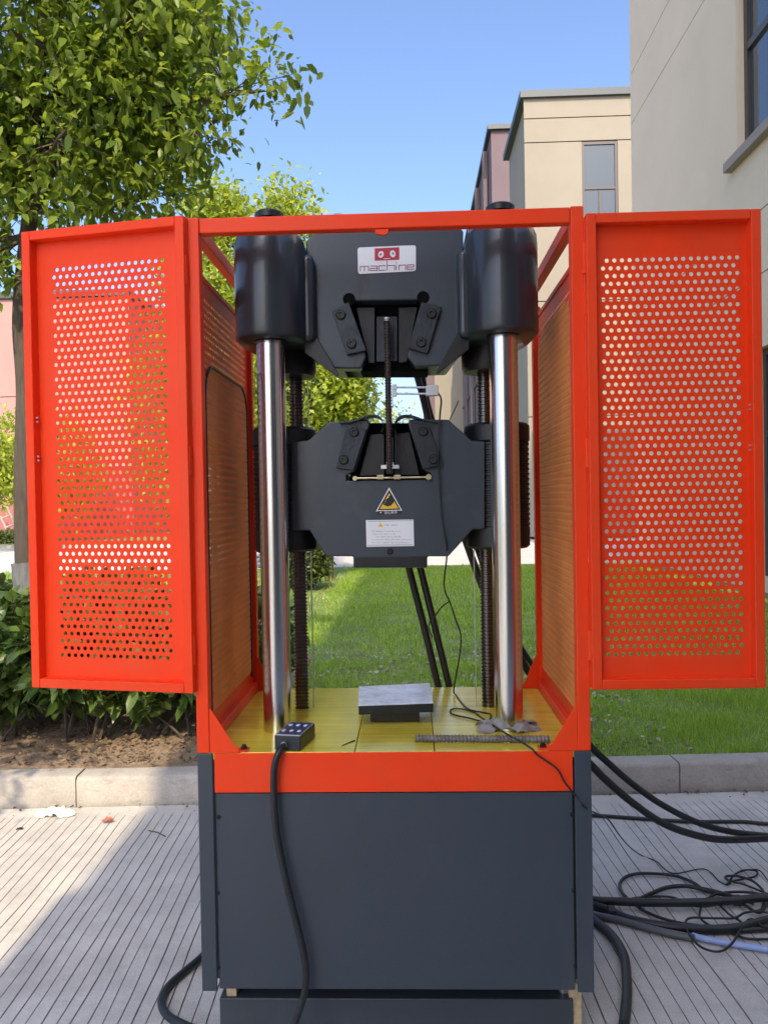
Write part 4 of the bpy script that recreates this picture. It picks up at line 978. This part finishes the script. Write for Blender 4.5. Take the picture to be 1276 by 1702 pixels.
# small things on the table
nl = tag(MB().tube([atZ(568,1239.5,ZT+.002), atZ(589,1231,ZT+.002)], [.0012,.0022], 6).build('nail', M['jaw']), 'thin steel nail lying on the table left of the slab seam', 'nail')
pA = atZ(690, 1227.5, ZT+.011); pB = atZ(915, 1229, ZT+.011); d = (pB-pA); L_ = d.length; d /= L_; q = []; rr = []
k = 0.
while k < L_: q.append(pA+d*k); rr.append(.0092 if (int(k/.0035) % 3) else .0118); k += .0035
tag(MB().tube(q, rr, 12).build('rebar', M['rebar'], smooth=True, sharp=60), 'rusty ribbed rebar lying across the front right of the table', 'rebar')
def crumple(name, cx, cy, z, sx, sy, h, mt, label, cat, seed, n=26, sc_f=6):
    r = np.random.default_rng(seed); X, Y = np.meshgrid(np.linspace(-1, 1, n), np.linspace(-1, 1, n)); Zz = np.zeros_like(X)
    for i in range(9):
        a, b, p = r.uniform(-sc_f, sc_f), r.uniform(-sc_f, sc_f), r.uniform(0, 6); Zz += abs(np.sin(a*X+b*Y+p))*r.uniform(.3, 1)
    Zz = (Zz-Zz.min())/(np.ptp(Zz)); ed = np.clip(1.15-np.sqrt(X**2*.9+Y**2*.9), 0, 1)**.5
    ang = r.uniform(.8, 1.1, X.shape); px = cx+X*sx*(.8+.2*np.cos(5*Y+seed))+r.standard_normal(X.shape)*sx*.02; py = cy+Y*sy*(.8+.2*np.sin(4*X))+r.standard_normal(X.shape)*sy*.02
    V = np.stack([px, py, z+h*Zz*ed+.001], -1).reshape(-1, 3); i, j = np.meshgrid(np.arange(n-1), np.arange(n-1), indexing='ij'); a = (i*n+j).ravel()
    top = np.stack([a, a+1, a+n+1, a+n], 1); V2 = V.copy(); V2[:, 2] -= .0012
    return tag(np_obj(name, np.concatenate([V, V2]), [top, top[:, ::-1]+len(V)], M[mt]), label, cat)
p = atZ(838, 1212, ZT); crumple('rag', p.x+.01, p.y, ZT+.001, .095, .055, .06, 'rag', 'crumpled grey rag at the foot of the right column', 'rag', 3)
p = atZ(92, 1356, 0); crumple('paper_tissue', p.x, p.y, .003, .105, .045, .06, 'paper', 'crumpled white paper tissue on the sunlit pavement by the kerb', 'tissue', 8)
p = atZ(180, 1368, 0); V, Fs = leaves(np.array([[p.x-.035, p.y, .012],[p.x+.02, p.y+.01, .008]]), np.array([[1., -.2, .1],[-.2, -1, .3]]), np.array([.07, .05]), np.array([.018, .014]), R2, False, -.2)
tag(np_obj('fallen_leaf', V, Fs, mat('red_dead_leaf', (.45,.12,.07), .7)), 'reddish fallen leaf on the pavement right of the white tissue', 'leaf')
tag(MB().tube([atZ(247,1381,.004), atZ(262,1384,.01), atZ(275,1391,.004)], .003, 5).build('twig', M['twig']), 'short brown twig on the sunlit pavement', 'twig')
p = atZ(33, 1379, 0); crumple('dead_leaf', p.x, p.y, .002, .018, .012, .012, 'spec', 'small dark scrap on the pavement left of the tissue', 'scrap', 9, n=8)

# thin signal cord
Yh = YBK_+.03
pts = [atY(727,652,YP-.012), atY(733,664,YP-.02), atY(731,690,YL-.03), atY(728,740,YL-.03), atY(730,800,YL-.02), atY(734,860,YL-.02), atY(742,905,YL-.015), atY(742,930,2.6), atY(738,965,2.65),
       atY(740,985,2.7), atY(747,1000,2.72), atY(757,1030,2.75), atY(766,1060,2.78), atY(762,1100,2.8), atY(754,1146,2.85)]
pts += [atZ(758,1156,ZT+.004), atZ(777,1178,ZT+.004), atZ(800,1184,ZT+.004), atZ(815,1188,ZT+.004), atZ(808,1200,ZT+.004), atZ(780,1194,ZT+.004), atZ(754,1188,ZT+.004), atZ(748,1181,ZT+.004), atZ(760,1178,ZT+.004), atZ(785,1183,ZT+.004),
        atZ(803,1195,ZT+.004), atZ(820,1206,ZT+.02), atZ(845,1222,ZT+.03), atZ(870,1236,ZT+.012), atZ(885,1246,ZT+.008), atY(893,1255,D0-.004), atY(925,1278,D0-.006), atY(938,1300,D0-.006), atY(957,1324,D0-.008), atY(972,1343,D0-.01), atY(990,1352,D0+.1)]
pts += [atY(1010,1362,2.55), atY(1030,1390,3.0), atY(1046,1408,3.35), atZ(1065,1422,.006), atZ(1090,1432,.006), atZ(1118,1452,.006), atZ(1170,1445,.006), atZ(1196,1466,.006), atZ(1212,1470,.006), atZ(1222,1453,.02), atZ(1258,1446,.02), atZ(1276,1464,.006), atZ(1300,1490,.006)]
cable('thin_black_lead', pts, .0027, 'cordblack', 'thin black cord from the gauge over the table to the pavement', 'cord', n=6)
cable('thin_black_lead', [atY(746,1000,2.72), atY(735,1008,2.74), atY(722,1025,2.78), atY(712,1040,2.82), atY(718,1060,2.95)], .0024, 'cordblack', 'short branch of thin cord tied to the rear hose', 'cord', n=6)
cable('stiff_black_wire', [atY(746,700,2.8), atY(754,684,2.8), atY(762,666,2.8)], .002, 'cordblack', 'stiff wire end poking up behind the lower crosshead', 'wire', n=5)
# hydraulic hoses behind
YH = YBK_+.04
g = 'hydraulic hoses hanging behind the machine'
cable('hydraulic_hose', [atY(672,540,YH-.1), atY(690,612,YH), atY(703,660,YH), atY(722,740,YH), atY(750,830,YH), atY(776,905,YH), atY(806,985,YH), atY(846,1060,YH+.02), atY(880,1120,YH+.04), atY(920,1180,YH+.06)], .014, 'rubber', 'black hydraulic hose passing behind the gauge and the right column', 'hose', group=g)
cable('hydraulic_hose', [atY(700,612,YH+.02), atY(716,690,YH+.02), atY(758,820,YH+.03), atY(790,905,YH+.03), atY(815,975,YH+.03), atY(850,1050,YH+.04), atY(900,1130,YH+.06)], .010, 'rubber', 'thinner black hose just behind the hose that passes the gauge', 'hose', group=g)
cable('hydraulic_hose', [atY(660,860,YH), atY(678,938,YH), atY(704,1040,YH), atY(728,1140,YH), atY(745,1200,YH)], .0135, 'rubber', 'black hose running down behind the table, left of the pair', 'hose', group=g)
cable('hydraulic_hose', [atY(680,870,YH), atY(697,938,YH), atY(722,1040,YH), atY(746,1140,YH), atY(760,1200,YH)], .013, 'rubber', 'black hose running down behind the table, right of the pair', 'hose', group=g)
# hoses leaving to the right
def mixp(lst): return [atY(*p[:2], p[2]) if p[3:] == () else atZ(p[0], p[1], p[2]) for p in lst]
g = 'thick hoses curving from the machine to the pavement'
cable('power_hose', [atY(960,1215,2.95), atY(983,1243,2.97), atY(1010,1268,3.0), atY(1050,1303,3.08), atY(1100,1338,3.18), atY(1160,1368,3.3), atY(1215,1383,3.38), atY(1276,1390,3.42), atY(1340,1396,3.5)], .0125, 'rubber', 'upper thick hose curving from the back corner down to the right', 'hose', group=g, ribs=True, n=10)
cable('power_hose', [atY(960,1250,2.9), atY(983,1273,2.92), atY(1010,1300,2.96), atY(1050,1334,3.02), atY(1100,1368,3.12), atY(1150,1387,3.22), atY(1200,1396,3.3), atY(1276,1394,3.4), atY(1340,1390,3.5)], .0145, 'rubber', 'lower thick hose curving from the back corner down to the right', 'hose', group=g, n=10)
cable('power_cable', [atZ(960,1354,.01), atZ(1010,1357,.01), atZ(1080,1362,.01), atZ(1150,1366,.01), atZ(1230,1366,.01), atZ(1276,1370,.01), atZ(1340,1374,.01)], .009, 'rubber', 'straight black cable lying on the pavement behind the tangle', 'cable')
g = 'black cables tangled on the pavement'
def gz(l, z=.012): return [atZ(x, y, z) for x, y in l]
def zq(l, z=.01): return [atZ(960+x/4.038, 1420+y/4.04, z) for x, y in l]
cable('power_cable', zq([(60,290),(120,312),(250,318),(420,325),(600,328),(800,325),(1000,315),(1276,290),(1500,270)], .03), .0155, 'rubber', 'thickest black cable running straight right across the tangle', group=g, n=10)
cable('power_cable', zq([(60,320),(130,350),(230,385),(330,430),(480,465),(640,490),(800,502),(960,502),(1100,488),(1276,440),(1450,400)], .02), .0150, 'rubber', 'thick black cable sagging below the straight one', group=g, n=10)
cable('power_cable', zq([(60,345),(130,372),(260,415),(420,470),(600,505),(740,512),(860,522),(1000,520),(1150,512),(1276,505),(1450,500)], .012), .010, 'rubber', 'black cable under the sagging thick one', group=g)
cable('power_cable', zq([(60,385),(130,415),(260,440),(420,485),(600,530),(760,562),(770,565)], .014), .0135, 'greyhose', 'dull grey cable that ends at the pale blue pipe', group=g, n=10)
cable('water_pipe', zq([(768,548),(860,572),(1000,598),(1150,622),(1276,642),(1500,680)], .014), .0105, 'bluepipe', 'pale blue plastic pipe lying at the front of the tangle', 'pipe', n=12)
cable('power_cable', zq([(60,400),(120,455),(190,510),(250,575),(290,640),(315,710),(325,790),(330,900),(325,1000),(310,1150)], .016), .0165, 'rubber', 'thick black cable bending from the cabinet towards the viewer', n=12)
cable('power_cable', zq([(345,310),(295,255),(282,200),(320,155),(400,132),(520,132),(660,148),(780,195),(850,245),(930,265),(1060,290)], .012), .0066, 'rubber', 'thin black cable making the large loop at the left of the tangle', group=g)
cable('power_cable', zq([(390,345),(450,385),(560,430),(680,462),(800,480),(900,492),(1010,500)], .012), .006, 'rubber', 'thin black cable crossing under the thick ones', group=g)
cable('power_cable', zq([(400,310),(500,262),(600,225),(720,215),(840,235),(960,262),(1080,300),(1180,330)], .018), .0085, 'rubber', 'black cable arching over behind the straight thick one', group=g)
cable('power_cable', zq([(345,302),(430,290),(560,285),(640,292),(700,315),(770,345),(850,352),(940,338),(1050,300),(1130,290)], .012), .0045, 'cordblack', 'thin cord weaving along the straight thick cable', group=g)
cable('power_cable', zq([(870,300),(930,268),(1040,255),(1150,258),(1276,280),(1400,300)], .02), .0055, 'cordblack', 'thin cord bowed over the right of the tangle', group=g)
cable('power_cable', zq([(830,340),(818,420),(870,470),(930,495)], .02), .004, 'cordblack', 'short cord dropping through the middle of the tangle', group=g)
cable('power_cable', zq([(950,340),(1010,400),(1080,445),(1150,490),(1276,500)], .018), .004, 'cordblack', 'cord crossing diagonally through the tangle', group=g)
cable('power_cable', zq([(1276,395),(1200,385),(1120,395),(1050,430),(960,432),(860,430),(770,428),(728,445),(726,490),(755,550),(820,620),(900,652),(970,650),(1030,605),(1070,545),(1110,480),(1150,440),(1190,445),(1230,480),(1276,490)], .026), .0042, 'cordblack', 'thin cord making the big loop over the pale blue pipe', group=g)
cable('power_cable', zq([(1000,205),(1015,185),(990,160),(1010,147),(1080,150),(1170,180),(1230,230),(1250,270),(1245,330),(1230,375),(1180,385)], .02), .005, 'cordblack', 'cord looped at the upper right of the tangle', group=g)
cable('power_cable', zq([(1010,190),(1050,140),(1110,110),(1170,108),(1205,120),(1190,150),(1120,165),(1040,185),(1100,200),(1180,230),(1276,270)], .014), .004, 'cordblack', 'thin cord curled at the top right of the tangle', group=g)
cable('power_cable', zq([(1090,320),(1140,355),(1200,390),(1240,380),(1276,330),(1350,300)], .02), .006, 'rubber', 'short cable looping at the right of the tangle', group=g)
cable('power_cable', zq([(1020,520),(1100,560),(1180,572),(1276,572),(1400,580)], .01), .005, 'rubber', 'thin cable lying straight above the pale blue pipe', group=g)
for (x, y) in ((225, 375), (1065, 303)):
    p_ = zq([(x, y)], .03)[0]; tag(MB().tube([p_-Vector((.012,0,.004)), p_+Vector((.012,0,-.004))], .02, 10).build('cable_tie', M['rubber']), 'dark tape band round the cables '+('next to the cabinet' if x < 500 else 'at the right of the tangle'), 'tape')
# cable at left front
cable('power_cable', [atZ(350,1575,.02), atZ(332,1594,.02), atZ(306,1616,.015), atZ(280,1640,.012), atZ(268,1664,.012), atZ(276,1686,.012), atZ(300,1702,.012), atZ(350,1722,.012)], .0125, 'rubber', 'black cable looping out on the pavement left of the cabinet', n=12)
# timber skids under the machine
g = 'timber skids under the machine'
for (x0, x1, lab) in ((XL+.045, XL+.12, 'pale timber skid under the left side of the machine'), (XR-.10, XR-.022, 'pale timber skid under the right side of the machine')):
    t = MB().box(x0, x1, D0-.10, YBK_+.1, .002, .029 if x0 < 0 else .029); tag(t.build('timber_skid', M['wood'], bevel=.003), lab, 'timber', g)
for (x0, x1, lab) in ((XL+.045, XL+.075, 'narrow pine batten beside the left of the base'), (XR-.052, XR-.015, 'narrow pine batten beside the right of the base')):
    t = MB().box(x0, x1, D0+.10, YBK_-.05, .03, .17); tag(t.build('timber_batten', M['wood'], bevel=.003), lab, 'timber', 'pine battens beside the base')
